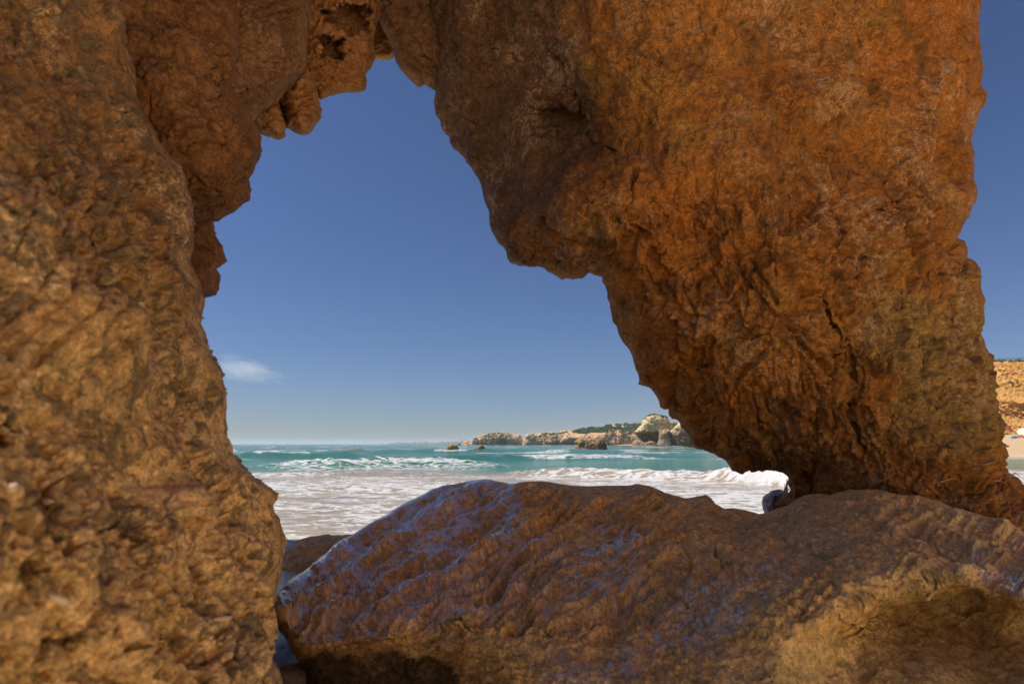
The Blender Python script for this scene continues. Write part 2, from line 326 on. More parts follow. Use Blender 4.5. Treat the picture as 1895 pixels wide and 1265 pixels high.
def knob(out_, D, seed, mat, label=None, **k):
    P = np.array(out_, float); c = P.mean(0)
    a = dict(round_px=30, round_m=.4, back_px=80, back_m=1.2, unit=.6, amps=(.06, .03, .008, .003), seed=seed, jagged=1.8, fade=25, extra=ledges(.065, 30, .25, seed)); a.update(k)
    o = rock('hanging_block', out_, rbf(D), mat, arch, **a)
    if label: o['label'] = label
    return o
knob([(440, 190), (517, 190), (530, 235), (528, 254), (515, 259), (497, 254), (484, 250), (473, 243), (440, 225)], [(440, 200, 4.6), (520, 200, 4.75), (515, 250, 4.8), (480, 245, 4.7), (500, 225, 4.6)], 31, M['orange'], 'small lowest knob hanging from the roof')
knob([(505, 190), (535, 120), (567, 120), (590, 184), (596, 204), (593, 219), (576, 245), (564, 250), (552, 248), (530, 237)], [(510, 190, 5.0), (567, 130, 5.1), (590, 190, 5.2), (565, 245, 5.1), (555, 200, 4.85)], 37, M['orange'], 'rounded knob with curved grooves hanging from the roof')
knob([(545, 133), (560, 60), (560, -500), (700, -500), (700, 0), (694, 60), (695, 110), (690, 118), (677, 137), (678, 163), (672, 170), (650, 172), (622, 176), (605, 181), (593, 186)],
     [(560, -500, 6.0), (690, -500, 6.2), (580, 0, 5.6), (690, 0, 6.0), (570, 130, 5.5), (600, 150, 5.5), (660, 150, 5.6), (690, 100, 5.9), (630, 100, 5.5), (640, 175, 5.6)], 41, M['orange'], 'squared orange block with hollows in the roof', shape=hollows, round_px=16, round_m=.25, back_px=120, back_m=1.6, cracks=.03, strata=1.0)
knob([(660, -400), (760, -400), (760, 60), (735, 90), (729, 108), (712, 112), (697, 111), (680, 110), (660, 60)], [(660, -400, 8.0), (760, -400, 8.0), (690, 80, 8.2), (730, 80, 8.2), (710, 110, 8.3)], 43, M['orange'], 'farthest orange block at the top of the opening', round_px=14, round_m=.25)
brow_out = [(640, -900), (850, -900), (850, 60), (830, 150), (804, 165), (801, 164), (786, 155), (773, 162), (757, 146), (739, 126), (728, 92), (702, 42), (680, 0), (665, -120), (645, -500)]
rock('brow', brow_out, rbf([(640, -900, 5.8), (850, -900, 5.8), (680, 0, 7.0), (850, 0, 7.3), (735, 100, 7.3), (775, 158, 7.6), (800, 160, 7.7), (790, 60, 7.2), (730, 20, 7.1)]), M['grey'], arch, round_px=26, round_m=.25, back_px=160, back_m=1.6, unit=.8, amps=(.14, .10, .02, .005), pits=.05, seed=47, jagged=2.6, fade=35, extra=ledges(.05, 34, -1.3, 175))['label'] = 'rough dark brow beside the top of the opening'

pil_out = [(620, -900), (760, -300), (795, -60), (800, 60), (806, 130), (807, 168), (808, 200), (818, 222), (836, 252), (856, 288), (872, 312), (890, 352), (905, 388), (906, 418), (922, 452), (945, 486), (968, 494), (990, 495), (1020, 505), (1040, 518), (1062, 517), (1090, 508),
           (1112, 514), (1124, 540), (1131, 560), (1136, 596), (1152, 626), (1170, 652), (1184, 690), (1202, 716), (1222, 752), (1240, 771), (1254, 775), (1262, 790), (1276, 815), (1292, 832), (1330, 845), (1352, 864), (1374, 877), (1398, 871), (1425, 870), (1446, 873), (1458, 884),
           (1461, 905), (1456, 930), (1448, 950), (1435, 1010), (1400, 1130), (1400, 1250), (2350, 1330), (2200, 1150), (2040, 1010), (1960, 950), (1915, 917), (1893, 900), (1880, 884), (1858, 860), (1853, 820), (1846, 765), (1843, 720), (1837, 682), (1824, 645),
           (1822, 590), (1815, 540), (1807, 485), (1790, 458), (1773, 440), (1782, 415), (1795, 392), (1808, 350), (1803, 300), (1799, 262), (1808, 225), (1820, 195), (1814, 160), (1815, 105), (1806, 42), (1812, 0), (1830, -300), (1900, -900)]
pil_d = rbf([(620, -900, 4.6), (1200, -900, 3.7), (1900, -900, 4.4), (800, -300, 5.6), (1200, -300, 4.5), (1800, -300, 5.1), (815, 100, 7.0), (900, 330, 7.0), (900, 100, 6.6), (1000, 60, 6.0), (980, 250, 6.5), (1075, 30, 5.3), (1100, 150, 5.35), (1140, 285, 5.4), (1200, 200, 5.0), (1200, 50, 4.85), (1060, 300, 5.9),
             (1120, 330, 5.15), (1060, 400, 5.2), (1160, 400, 4.95), (960, 430, 6.4), (1400, 200, 4.95), (1400, 0, 4.8), (1600, 200, 5.1), (1780, 200, 5.6), (1600, 0, 5.0), (1040, 490, 6.0), (1160, 500, 5.4), (1250, 480, 5.0), (1400, 450, 4.9), (1600, 450, 5.05), (1750, 450, 5.5),
             (1160, 600, 5.8), (1240, 690, 5.6), (1250, 600, 5.25), (1400, 650, 5.0), (1600, 650, 4.95), (1780, 650, 5.3), (1280, 790, 5.8), (1400, 760, 5.25), (1340, 830, 5.8), (1450, 850, 5.75), (1500, 900, 5.9), (1580, 820, 5.2), (1700, 780, 4.95), (1820, 800, 5.25), (1560, 930, 5.55), (1700, 900, 5.05), (1850, 900, 5.1), (1900, 960, 4.9), (1600, 1100, 5.2), (2100, 1150, 4.9), (1500, 1200, 5.5)])
def pil_extra(q, x, y):
    # two big oblique joints, the long vertical crack and the rough step under the smooth upper face
    h = 0 * x
    def seg(pts, wd, dp):
        d = np.full(x.shape, 1e9); jx = x + 14 * (2 * vnoise(np.c_[x / 30, y / 30, 0 * x], 55) - 1); jy = y + 14 * (2 * vnoise(np.c_[x / 30, y / 30, 0 * x + 9], 56) - 1)
        for (a, b), (c, e) in zip(pts, pts[1:]):
            t = np.clip(((jx - a) * (c - a) + (jy - b) * (e - b)) / ((c - a) ** 2 + (e - b) ** 2), 0, 1); d = np.minimum(d, np.hypot(jx - a - t * (c - a), jy - b - t * (e - b)))
        return -dp * (1 - sstep(d, 0, wd))
    h = h + seg([(1520, 560), (1560, 690), (1575, 760), (1600, 860)], 9, .16) + seg([(1180, 300), (1172, 380), (1190, 440)], 7, .14) + seg([(1310, 640), (1480, 620), (1560, 690)], 6, .06)
    h = h + seg([(1020, 90), (1050, 170), (1090, 240), (1140, 285)], 8, .10) + seg([(1010, 410), (1090, 440), (1190, 430)], 6, .10) + seg([(1490, 330), (1560, 420), (1540, 520)], 6, .05) + seg([(1740, 350), (1690, 450), (1680, 560)], 6, .06)
    low = sstep(y + .12 * (x - 1200) + 40 * (vnoise(np.c_[x / 90, y / 90, 0 * x], 60) - .5), 330, 430)      # rough lower rock
    s = np.abs(2 * vnoise(np.c_[(x - .55 * y) / 42, (y + .2 * x) / 120, 0 * x], 903) - 1)
    h = h - .09 * (1 - sstep(s, 0, .2)) * low * sstep(vnoise(np.c_[x / 150, y / 150, 0 * x + 1], 904), .35, .6)
    s3 = np.abs(2 * vnoise(np.c_[(x - .35 * y) / 26, (y + .2 * x) / 60, 0 * x + 2], 906) - 1); h = h - .05 * (1 - sstep(s3, 0, .22)) * low * sstep(vnoise(np.c_[x / 110, y / 110, 0 * x + 1], 907), .4, .6)
    h = h + .11 * low * (ridged(np.c_[(x - .3 * y) / 60, y / 85, 0 * x + 4], 4, 88) - .4) * (.4 + 1.2 * vnoise(np.c_[x / 180, y / 180, 0 * x], 908)) + .026 * low * fbm(np.c_[x / 9, y / 10, 0 * x], 3, 89)
    h = h + .035 * (1 - low) * fbm(np.c_[(x + .3 * y) / 28, y / 60, 0 * x], 4, 909)
    s4 = np.abs(2 * vnoise(np.c_[(x - .28 * y + 12 * fbm(np.c_[x / 50, y / 50, 0 * x], 2, 910)) / 17, y / 95, 0 * x + 6], 911) - 1); h = h - .045 * (1 - sstep(s4, 0, .16)) * (.25 + .75 * low) * sstep(vnoise(np.c_[x / 90, y / 90, 0 * x + 4], 912), .48, .66)
    bed = sstep(y, 700, 800) * (ridged(np.c_[x / 160, y / 16, 0 * x], 2, 90) - .4)
    t = (y - .55 * x) / 135 + 1.5 * fbm(np.c_[x / 110, y / 110, 0 * x], 3, 921); f = t - np.floor(t)
    L1 = .10 * (f - .5) * (1 - sstep(f, .88, 1)) * sstep(vnoise(np.c_[x / 140, y / 140, 0 * x], 922), .3, .6)
    return h + .03 * bed + L1 * (.25 + .75 * low)
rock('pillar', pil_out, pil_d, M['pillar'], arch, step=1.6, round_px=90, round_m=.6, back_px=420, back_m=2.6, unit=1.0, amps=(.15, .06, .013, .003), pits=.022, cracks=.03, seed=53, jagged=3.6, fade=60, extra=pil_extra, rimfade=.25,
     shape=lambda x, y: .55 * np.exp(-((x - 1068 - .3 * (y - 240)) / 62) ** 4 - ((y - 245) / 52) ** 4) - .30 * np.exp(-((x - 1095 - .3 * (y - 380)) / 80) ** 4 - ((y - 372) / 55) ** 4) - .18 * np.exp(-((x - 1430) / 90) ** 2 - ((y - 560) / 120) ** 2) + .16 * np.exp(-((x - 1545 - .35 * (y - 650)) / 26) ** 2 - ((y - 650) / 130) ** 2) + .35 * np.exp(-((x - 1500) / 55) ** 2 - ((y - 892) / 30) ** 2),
     paint=(('weathered_shade', 28, [[(700, -900), (1000, -300), (1040, 20), (1050, 120), (1100, 200), (1150, 290), (1060, 320), (1010, 380), (960, 440), (1040, 500), (1100, 530), (1150, 660), (1100, 700), (600, 400), (600, -900)]]),  # grey-brown rock plus shade painted into the left underside
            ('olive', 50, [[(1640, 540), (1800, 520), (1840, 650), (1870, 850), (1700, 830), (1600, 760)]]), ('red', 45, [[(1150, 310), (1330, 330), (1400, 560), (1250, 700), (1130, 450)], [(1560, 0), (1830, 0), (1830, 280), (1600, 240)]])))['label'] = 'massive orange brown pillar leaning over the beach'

# ------------------------------------------------------------------ boulder in front, small rocks beside it
b_out = [(500, 1128), (506, 1104), (532, 1074), (562, 1058), (620, 1010), (690, 966), (740, 936), (800, 906), (840, 897), (872, 890), (905, 887), (940, 895), (985, 892), (1040, 896), (1110, 898), (1180, 894), (1210, 901), (1240, 912), (1268, 921), (1290, 918), (1306, 915), (1316, 921), (1325, 933), (1340, 941),
         (1355, 940), (1370, 943), (1405, 952), (1432, 944), (1460, 936), (1490, 916), (1515, 911), (1535, 915), (1572, 905), (1620, 905), (1700, 915), (1780, 944), (1830, 958), (1860, 958), (1895, 985), (2050, 1060), (2300, 1200), (2500, 1500), (2500, 2700), (800, 2700), (620, 1400), (585, 1300), (568, 1262), (566, 1240), (545, 1208), (530, 1182), (512, 1160)]
b_d = rbf([(505, 1128, 3.5), (560, 1062, 4.2), (690, 970, 5.3), (800, 910, 6.0), (905, 890, 6.2), (1100, 900, 5.8), (1300, 918, 5.2), (1405, 950, 4.9), (1500, 915, 4.9), (1620, 905, 4.65), (1780, 945, 4.3), (1895, 985, 4.0), (2300, 1200, 3.4),
           (600, 1120, 3.5), (700, 1050, 4.15), (850, 1000, 4.5), (1000, 950, 4.95), (1000, 1050, 3.8), (1200, 1000, 4.1), (850, 1100, 3.4), (700, 1130, 3.3), (590, 1200, 3.0), (700, 1180, 2.9), (850, 1145, 2.95), (1000, 1140, 2.95), (1150, 1100, 3.15), (1350, 1050, 3.35), (1550, 1000, 3.6), (1750, 1010, 3.3), (1895, 1060, 2.9),
           (600, 1262, 3.1), (700, 1250, 3.0), (830, 1262, 2.85), (950, 1220, 2.62), (1100, 1200, 2.6), (1200, 1250, 2.35), (1350, 1180, 2.5), (1250, 1150, 2.8), (1480, 1120, 2.6), (1620, 1085, 2.65), (1790, 1060, 2.6), (1900, 1105, 2.4),
           (1500, 1230, 2.35), (1650, 1150, 2.72), (1790, 1125, 2.75), (1890, 1180, 2.55), (1700, 1260, 2.4), (1380, 1262, 2.2), (1900, 1265, 2.35), (1000, 1500, 2.3), (1500, 1500, 2.1), (2000, 1500, 2.1), (700, 1500, 2.7), (1500, 2600, 2.0), (2300, 2600, 2.0), (900, 2600, 2.3)])
def b_extra(q, x, y):
    # water-worn flutes running down the slab towards the lower left
    a = math.radians(-31); u = (x - 500) * math.cos(a) + (y - 1130) * math.sin(a); v = -(x - 500) * math.sin(a) + (y - 1130) * math.cos(a)
    wv = v + 24 * fbm(np.c_[u / 260, v / 130, 0 * u], 3, 61) + 4 * fbm(np.c_[x / 40, y / 26, 0 * u], 4, 51, .6)
    top = 1 - sstep(y - (1150 - .04 * (x - 700)) + 25 * fbm(np.c_[x / 60, y / 60, 0 * x], 2, 62), 0, 35)
    top = top * (1 - .55 * sstep(x, 1150, 1350))
    r = ridged(np.c_[u / 230, wv / 36, 0 * u], 4, 63, .55) - .35; r2 = ridged(np.c_[u / 80, wv / 12, 0 * u + 3], 3, 64) - .4
    saw = lambda t, k: np.where(t - np.floor(t) < k, (t - np.floor(t)) / k, (1 - t + np.floor(t)) / (1 - k)) - .5
    st = sstep(x, 480, 560)
    h = top * (.06 * r + .014 * r2 + .105 * (1 - .65 * sstep(x, 900, 1150)) * saw(wv / 46 + .7 * vnoise(np.c_[x / 120, y / 80, 0 * x], 57), .80) * (.25 + 1.2 * vnoise(np.c_[u / 160, v / 60, 0 * u + 2], 58)) + .035 * saw(wv / 17 + 1.2 * vnoise(np.c_[x / 60, y / 40, 0 * x], 54), .78) * (.2 + 1.2 * vnoise(np.c_[u / 90, v / 30, 0 * u + 8], 53)))
    h = h * st + top * st * .020 * (1 - .5 * sstep(x, 1000, 1200)) * saw(wv / 9.5 + 1.0 * vnoise(np.c_[x / 34, y / 24, 0 * x], 49), .74) * sstep(vnoise(np.c_[u / 80, v / 26, 0 * u + 5], 48), .25, .5)
    # scooped drops between the flutes
    h = h - .05 * top * sstep(vnoise(np.c_[u / 95, wv / 40, 0 * u + 7], 65), .58, .75) + .022 * (1 - top) * (ridged(np.c_[x / 90, y / 60, 0 * x], 3, 69) - .4) + (.010 + .014 * sstep(vnoise(np.c_[x / 80, y / 50, 0 * x], 52), .4, .65)) * (1 - .8 * sstep(y - 1110 - .25 * (1700 - x) * (x < 1700), 0, 30) * sstep(x, 1200, 1400)) * fbm(np.c_[x / 16, y / 9, 0 * x], 4, 59, .6)
    rt = sstep(x, 1150, 1350) * (1 - sstep(y - 1080, 0, 60)); s = ridged(np.c_[(x + 1.6 * y) / 130, (y - .35 * x) / 28, 0 * x], 3, 66) - .4
    h = h + .05 * .4 * rt * s * (1 - sstep(y, 1030, 1090))
    c = np.abs(2 * vnoise(np.c_[(x + y) / 170, (y - .3 * x) / 60, 0 * x], 67) - 1)
    for pl, wd, dp in (([(1690, 990), (1760, 1032), (1840, 1070), (1900, 1092)], 5, .06), ([(1420, 985), (1500, 1012), (1570, 1018)], 4, .04), ([(1328, 1010), (1336, 1035), (1352, 1062)], 4, .05), ([(1150, 985), (1190, 1012), (1215, 1018)], 4, .05), ([(1240, 1075), (1262, 1100), (1268, 1120)], 5, .04), ([(870, 985), (885, 978), (905, 985)], 7, .06)):
        d = np.full(x.shape, 1e9); jx = x + 12 * (2 * vnoise(np.c_[x / 22, y / 22, 0 * x], 55) - 1); jy = y + 9 * (2 * vnoise(np.c_[x / 22, y / 22, 0 * x + 9], 56) - 1)
        for (a_, b_), (c_, e_) in zip(pl, pl[1:]):
            t = np.clip(((jx - a_) * (c_ - a_) + (jy - b_) * (e_ - b_)) / ((c_ - a_) ** 2 + (e_ - b_) ** 2), 0, 1); d = np.minimum(d, np.hypot(jx - a_ - t * (c_ - a_), jy - b_ - t * (e_ - b_)))
        h = h - dp * (1 - sstep(d, 0, wd))
    h = h * (1 - .9 * LIPZ(x, y))
    h = h + .05 * sstep(x, 1100, 1300) * (1 - sstep(y, 1060, 1120)) * (ridged(np.c_[(x + .8 * y) / 120, (y - .15 * x) / 45, 0 * x], 4, 50) - .4)
    h = h - .018 * (1 - sstep(c, 0, .05)) * sstep(x, 1050, 1200) * sstep(vnoise(np.c_[x / 90, y / 90, 0 * x], 68), .5, .65)
    return h
def lip(pts, amt, fall, soft=60):
    pts = np.array(pts, float)
    def f(x, y):
        jy = y + 14 * fbm(np.c_[x / 150, y / 150, 0 * x], 2, 171); l = np.interp(x, pts[:, 0], pts[:, 1]); e = sstep(x, pts[0, 0], pts[0, 0] + soft) * (1 - sstep(x, pts[-1, 0] - 60, pts[-1, 0]))
        s_ = np.maximum(jy - l, 0); return amt * e * (1 - np.exp(-s_ / fall)) * np.exp(-s_ / (fall * 9))
    return f
def lip_zone(pts):
    pts = np.array(pts, float)
    def f(x, y):
        jy = y + 14 * fbm(np.c_[x / 150, y / 150, 0 * x], 2, 171); d_ = jy - np.interp(x, pts[:, 0], pts[:, 1]); return np.where(d_ < 0, np.exp(-(d_ / 8) ** 2), np.exp(-(d_ / 45) ** 2)) * sstep(x, pts[0, 0] - 40, pts[0, 0] + 60)
    return f
LIPZ = lip_zone([(1440, 1196), (1480, 1172), (1560, 1132), (1620, 1106), (1700, 1084), (1780, 1068), (1830, 1084), (1900, 1112), (2050, 1180)])
LIP1, LIP2 = lip([(520, 1195), (600, 1196), (700, 1168), (860, 1143), (980, 1150), (1100, 1188), (1200, 1215)], .09, 26), lip([(1440, 1196), (1480, 1172), (1560, 1132), (1620, 1106), (1700, 1084), (1780, 1068), (1830, 1084), (1900, 1112), (2050, 1180)], .46, 13, 150)
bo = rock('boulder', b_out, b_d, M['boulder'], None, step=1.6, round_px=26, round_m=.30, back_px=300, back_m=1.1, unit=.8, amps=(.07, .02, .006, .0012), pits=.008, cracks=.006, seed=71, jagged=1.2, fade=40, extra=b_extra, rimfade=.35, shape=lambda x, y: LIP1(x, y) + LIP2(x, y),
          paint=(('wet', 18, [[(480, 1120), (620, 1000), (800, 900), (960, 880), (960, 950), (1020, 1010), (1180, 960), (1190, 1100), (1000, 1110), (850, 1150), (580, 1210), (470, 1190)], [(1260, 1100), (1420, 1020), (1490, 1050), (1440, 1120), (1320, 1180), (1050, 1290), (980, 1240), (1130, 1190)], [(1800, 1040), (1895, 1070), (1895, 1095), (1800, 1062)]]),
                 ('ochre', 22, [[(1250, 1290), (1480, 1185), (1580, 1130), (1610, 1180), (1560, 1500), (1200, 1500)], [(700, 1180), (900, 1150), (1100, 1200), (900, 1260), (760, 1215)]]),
                 ('hollow', 14, [[(1570, 1150), (1630, 1116), (1710, 1096), (1785, 1082), (1830, 1098), (1910, 1130), (2050, 1220), (2100, 1500), (1640, 1500), (1590, 1250)]]),  # olive-brown hollow, coloured darker for the shade under the lip
                 ('algae_shade', 12, [[(540, 1222), (600, 1212), (720, 1214), (800, 1222), (850, 1250), (830, 1330), (560, 1330)]])))  # near-black algae with the shadow of the undercut painted in
tag(bo, 'large wet brown boulder with fluted sky reflecting slopes lying across the arch mouth', 'boulder')
s1 = rock('rock', [(515, 1050), (528, 1022), (550, 1000), (575, 992), (605, 990), (650, 989), (700, 990), (760, 1000), (760, 1100), (600, 1080), (530, 1066)], rbf([(515, 1050, 6.2), (650, 990, 7.2), (600, 1030, 6.4), (560, 1060, 6.0), (700, 1000, 7.2), (700, 1080, 6.4)]),
          M['boulder'], None, round_px=22, round_m=.3, back_px=60, back_m=.8, unit=.6, amps=(.08, .05, .025, .006), seed=81, jagged=1, fade=20)
tag(s1, 'low rounded brown rock peeking out behind the left end of the big boulder', 'rock')
s2 = rock('rock', [(1410, 928), (1413, 918), (1422, 912), (1430, 906), (1442, 904), (1456, 909), (1475, 915), (1490, 940), (1480, 990), (1430, 985), (1418, 960), (1411, 942)], rbf([(1410, 930, 7.6), (1440, 910, 7.6), (1450, 940, 7.3), (1480, 960, 7.4), (1420, 960, 7.4)]),
          M['small'], None, step=1.0, round_px=18, round_m=.25, back_px=40, back_m=.5, unit=.5, amps=(.12, .12, .03, .006), seed=83, jagged=1, fade=14)
tag(s2, 'small dark purple brown rock at the foot of the arch pillar', 'rock')

# ------------------------------------------------------------------ roots and shells in the rock
bpy.context.view_layer.update()
parts_ = {o.name: o for o in arch.children}
def on_rock(o, px, py, lift=.01):
    a = px2w(px, py, 1.0); c = np.array((0, 0, CAM_Z)); d = Vector(a - c).normalized(); hit, p, n_, _ = o.ray_cast(Vector(c), d)
    return np.array(p + n_ * lift) if hit else None
b = NB('dry_root_fibre'); b.set(b.p.inputs['Base Color'], b.mix(b.noise(30, 3), (.56, .40, .24), (.40, .26, .14))); b.p.inputs['Roughness'].default_value = .8; M['root'] = b.m
b = NB('shell_chalk'); b.set(b.p.inputs['Base Color'], b.mix(b.noise(40, 3), (.78, .60, .42), (.62, .42, .26))); b.p.inputs['Roughness'].default_value = .7; M['shell'] = b.m
def tube_(path, rads, k=6):
    P = np.asarray(path, float); n = len(P); V = []; F = []
    for i in range(n):
        t = P[min(i + 1, n - 1)] - P[max(i - 1, 0)]; t /= np.linalg.norm(t) + 1e-9; a = np.cross(t, (0, 0, 1) if abs(t[2]) < .9 else (1, 0, 0)); a /= np.linalg.norm(a); c = np.cross(t, a)
        V += [P[i] + rads[i] * (math.cos(q) * a + math.sin(q) * c) for q in np.linspace(0, 2 * math.pi, k, endpoint=False)]
    for i in range(n - 1): F += [(i * k + j, i * k + (j + 1) % k, (i + 1) * k + (j + 1) % k, (i + 1) * k + j) for j in range(k)]
    return V, F + [tuple(range(k))[::-1], tuple((n - 1) * k + j for j in range(k))]
for lab, pts in (('thin pale root curving out of the middle of the pillar near its right side', [(1746, 760), (1752, 752), (1760, 747), (1769, 745)]), ('short pale root arching over a dark hollow of the pillar', [(1608, 775), (1614, 770), (1624, 771), (1631, 776)]),
                 ('highest pale root at the right edge of the pillar', [(1824, 725), (1833, 722), (1844, 719)]), ('straight pale root low on the right side of the pillar', [(1814, 864), (1824, 862), (1835, 860), (1844, 856)]),
                 ('long kinked pale root at the right foot of the pillar', [(1838, 893), (1848, 885), (1858, 887), (1868, 884), (1877, 880), (1884, 886)]), ('faint pale root low in the middle of the pillar foot', [(1731, 895), (1743, 892), (1754, 890), (1765, 883)])):
    q = [on_rock(parts_['pillar'], *p_, lift=.03) for p_ in pts]; q = [p_ for p_ in q if p_ is not None]
    if len(q) > 2: tag(add_mesh('dry_root', *tube_(q, np.linspace(.007, .003, len(q))), M['root']), lab, 'root', 'dry roots in the pillar')
for x0, y0, x1, y1 in ((10, 905, 30, 897), (70, 902, 95, 887), (35, 792, 55, 804), (90, 1097, 135, 1114), (395, 1147, 430, 1142), (84, 922, 100, 925), (300, 700, 310, 706), (255, 560, 268, 566)):
    q = [on_rock(parts_['wall'], x0 + (x1 - x0) * t, y0 + (y1 - y0) * t + 3 * math.sin(3 * t), .004) for t in np.linspace(0, 1, 5)]
    if all(p_ is not None for p_ in q): add_mesh('shell', *tube_(q, np.array([.3, .8, 1, .8, .25]) * .0075, 8), M['shell'], arch)
rr_ = np.random.default_rng(12); SV, SF = [], []
for k in range(15):                                       # fibres hanging from the lip of the pillar down to the boulder
    x0 = rr_.uniform(1452, 1472); x1 = x0 - rr_.uniform(0, 34) * rr_.random() ** .6; y0 = rr_.uniform(884, 905); y1 = rr_.uniform(932, 952); D0 = rr_.uniform(5.75, 6.0)
    q = [px2w(x0 + (x1 - x0) * t ** 1.8 + 1.5 * math.sin(7 * t + k), y0 + (y1 - y0) * t, D0 - .35 * t) for t in np.linspace(0, 1, 8)]
    v_, f_ = tube_(q, np.linspace(.004, .002, 8), 5); n_ = len(SV); SV += list(v_); SF += [tuple(i + n_ for i in fc) for fc in f_]
tag(add_mesh('hanging_roots', SV, SF, M['root']), 'bunch of fine pale root fibres hanging from the pillar beside the small dark rock', 'roots')

# ------------------------------------------------------------------ ground and sea
def shore(x):                                             # y of the near waterline
    return np.interp(x, [-60, -8, -2, 0, 3, 9, 16, 22, 28, 60], [5.2, 6.0, 6.4, 6.9, 8.5, 12, 16.5, 20, 23, 26])
def far_shore(x, y):                                      # > 0 on the far beach behind the pillar
    return np.minimum(y - np.interp(x, [20, 35, 42, 50, 60, 120], [400, 70, 53, 49, 47, 44]), x - np.interp(y, [40, 60, 160, 400], [34, 36, 62, 130]))
def ground_h(x, y):
    near = (shore(x) - y); g = np.where(near > 0, .02 + .012 * np.minimum(near, 3) + 1.4 * sstep(near, 5.0, 14), -.03 * np.minimum(-near, 50))
    fs = far_shore(x, y); g2 = np.where(fs > 0, .05 * fs + .25 * sstep(fs, 4, 14), -.05 * np.minimum(-fs, 36))
    g2 = np.minimum(g2, 5.2)
    right = .03 * np.maximum(x - 26, 0)
    return np.maximum(g, g2) + 0 * right
def grid_sheet(xs, ys, zf):
    X, Y = np.meshgrid(xs, ys); V = np.stack([X.ravel(), Y.ravel(), zf(X.ravel(), Y.ravel())], 1)
    n, m = X.shape; i = np.arange(n * m).reshape(n, m)
    return V, np.stack([i[:-1, :-1].ravel(), i[:-1, 1:].ravel(), i[1:, 1:].ravel(), i[1:, :-1].ravel()], 1)
gx_ = np.unique(np.r_[np.geomspace(20, 14000, 40) * -1, np.arange(-20, 20, .1), np.arange(20, 140, .6), np.geomspace(140, 14000, 30)])
gy_ = np.unique(np.r_[np.geomspace(12, 14000, 34) * -1, np.arange(-12, 12, .1), np.arange(12, 200, .6), np.geomspace(200, 14000, 30)])
def gz(x, y):
    p = np.stack([x, y, 0 * x], 1); n = .012 * fbm(p * 2.2, 4, 91) + .05 * fbm(p * .25, 3, 92) * sstep(np.hypot(x, y), 8, 40) + .006 * fbm(p * 9, 2, 93)
    pool = .05 * np.exp(-((x + 1.22) / .35) ** 4 - ((y - 3.35) / .55) ** 4)
    return ground_h(x, y) + n - pool
V, F = grid_sheet(gx_, gy_, gz)
b = NB('sand')
z = b.sep()[2]; nz = b.noise(1.4, 5, .6); dry = b.step(b.math('ADD', z, b.math('MULTIPLY', nz, .12)), .14, .40)
col = b.mix(dry, (.50, .41, .32), b.mix(b.step(b.sep()[0], 25, 45), b.mix(b.step(nz, .35, .65), (.80, .66, .46), (.72, .57, .38)), b.mix(b.step(nz, .35, .65), (.46, .32, .17), (.41, .28, .15))))  # near dry sand made paler than the far beach to bounce more light
col = b.mix(b.math('MULTIPLY', b.step(b.noise(60, 3, .7), .6, .75), .5), col, (.16, .11, .08))
b.set(b.p.inputs['Base Color'], col); b.set(b.p.inputs['Roughness'], b.step(dry, 0, .6, .10, .9))
b.l(b.bump(b.math('ADD', b.noise(45, 5, .7), b.math('MULTIPLY', b.noise(9, 3, .5), .8)), .012, .7), b.p.inputs['Normal'])
M['sand'] = b.m
gr = add_mesh('ground', V, F, M['sand']); tag(gr, 'sandy beach, wet near the water and dry below the sunny cliff', 'beach', kind='structure')

def stone(px, py, r3, sd, lab, mat):
    D = np.geomspace(2, 60, 3000); P = px2w(px, py, D); i = int(np.argmax(P[:, 2] <= gz(P[:, 0], P[:, 1]))); th = np.linspace(0, math.pi, 22); ph = np.linspace(0, 2 * math.pi, 44, endpoint=False); T, Q = np.meshgrid(th, ph, indexing='ij')
    N = np.stack([np.sin(T) * np.cos(Q), np.sin(T) * np.sin(Q), np.cos(T)], -1).reshape(-1, 3); V = N * (1 + .22 * fbm(N * 1.6, 3, sd) + .03 * fbm(N * 9, 2, sd + 1))[:, None] * np.array(r3) + P[i] + (0, 0, r3[2] * .35)
    F = np.array([(a * 44 + j, (a + 1) * 44 + j, (a + 1) * 44 + (j + 1) % 44, a * 44 + (j + 1) % 44) for a in range(21) for j in range(44)]); return tag(add_mesh('stone', V, F, mat), lab, 'stone')
M['grey_stone'] = rock_mat('grey_beach_stone', (.50, .46, .42), (.42, .38, .35), (.60, .57, .53), (.12, .11, .10), u=.2, pale_amt=.3, dark_amt=.4, rough=.55, bump=.01, off=430)
stone(545, 1262, (.16, .12, .07), 701, 'smooth grey stone at the lower left tip of the big boulder', M['grey_stone'])

# unseen cliff added behind the camera to bounce warm light onto the rocks
ya, za = np.meshgrid(np.linspace(-34, 3, 150), np.linspace(-.5, 15, 70)); pa = np.stack([0 * ya.ravel(), ya.ravel(), za.ravel()], 1)
xa = 10.5 + .18 * za.ravel() - .10 * (ya.ravel() + 6) * (ya.ravel() < -6) * -1 + 1.6 * fbm(pa / 5, 4, 191) + .5 * (ridged(pa / np.array([1, 1.6, 1.1]), 4, 192) - .4); xa = xa - 14 * sstep(-ya.ravel(), 16, 34)
Vf = np.c_[xa, ya.ravel(), za.ravel()]; ia = np.arange(ya.size).reshape(ya.shape); Ff = np.stack([ia[:-1, :-1].ravel(), ia[:-1, 1:].ravel(), ia[1:, 1:].ravel(), ia[1:, :-1].ravel()], 1)
Vb_ = Vf + (9, 0, 0); nv = len(Vf); edge = np.r_[ia[0, :], ia[1:, -1], ia[-1, -2::-1], ia[-2:0:-1, 0]]; side = np.stack([edge, np.roll(edge, -1), np.roll(edge, -1) + nv, edge + nv], 1)
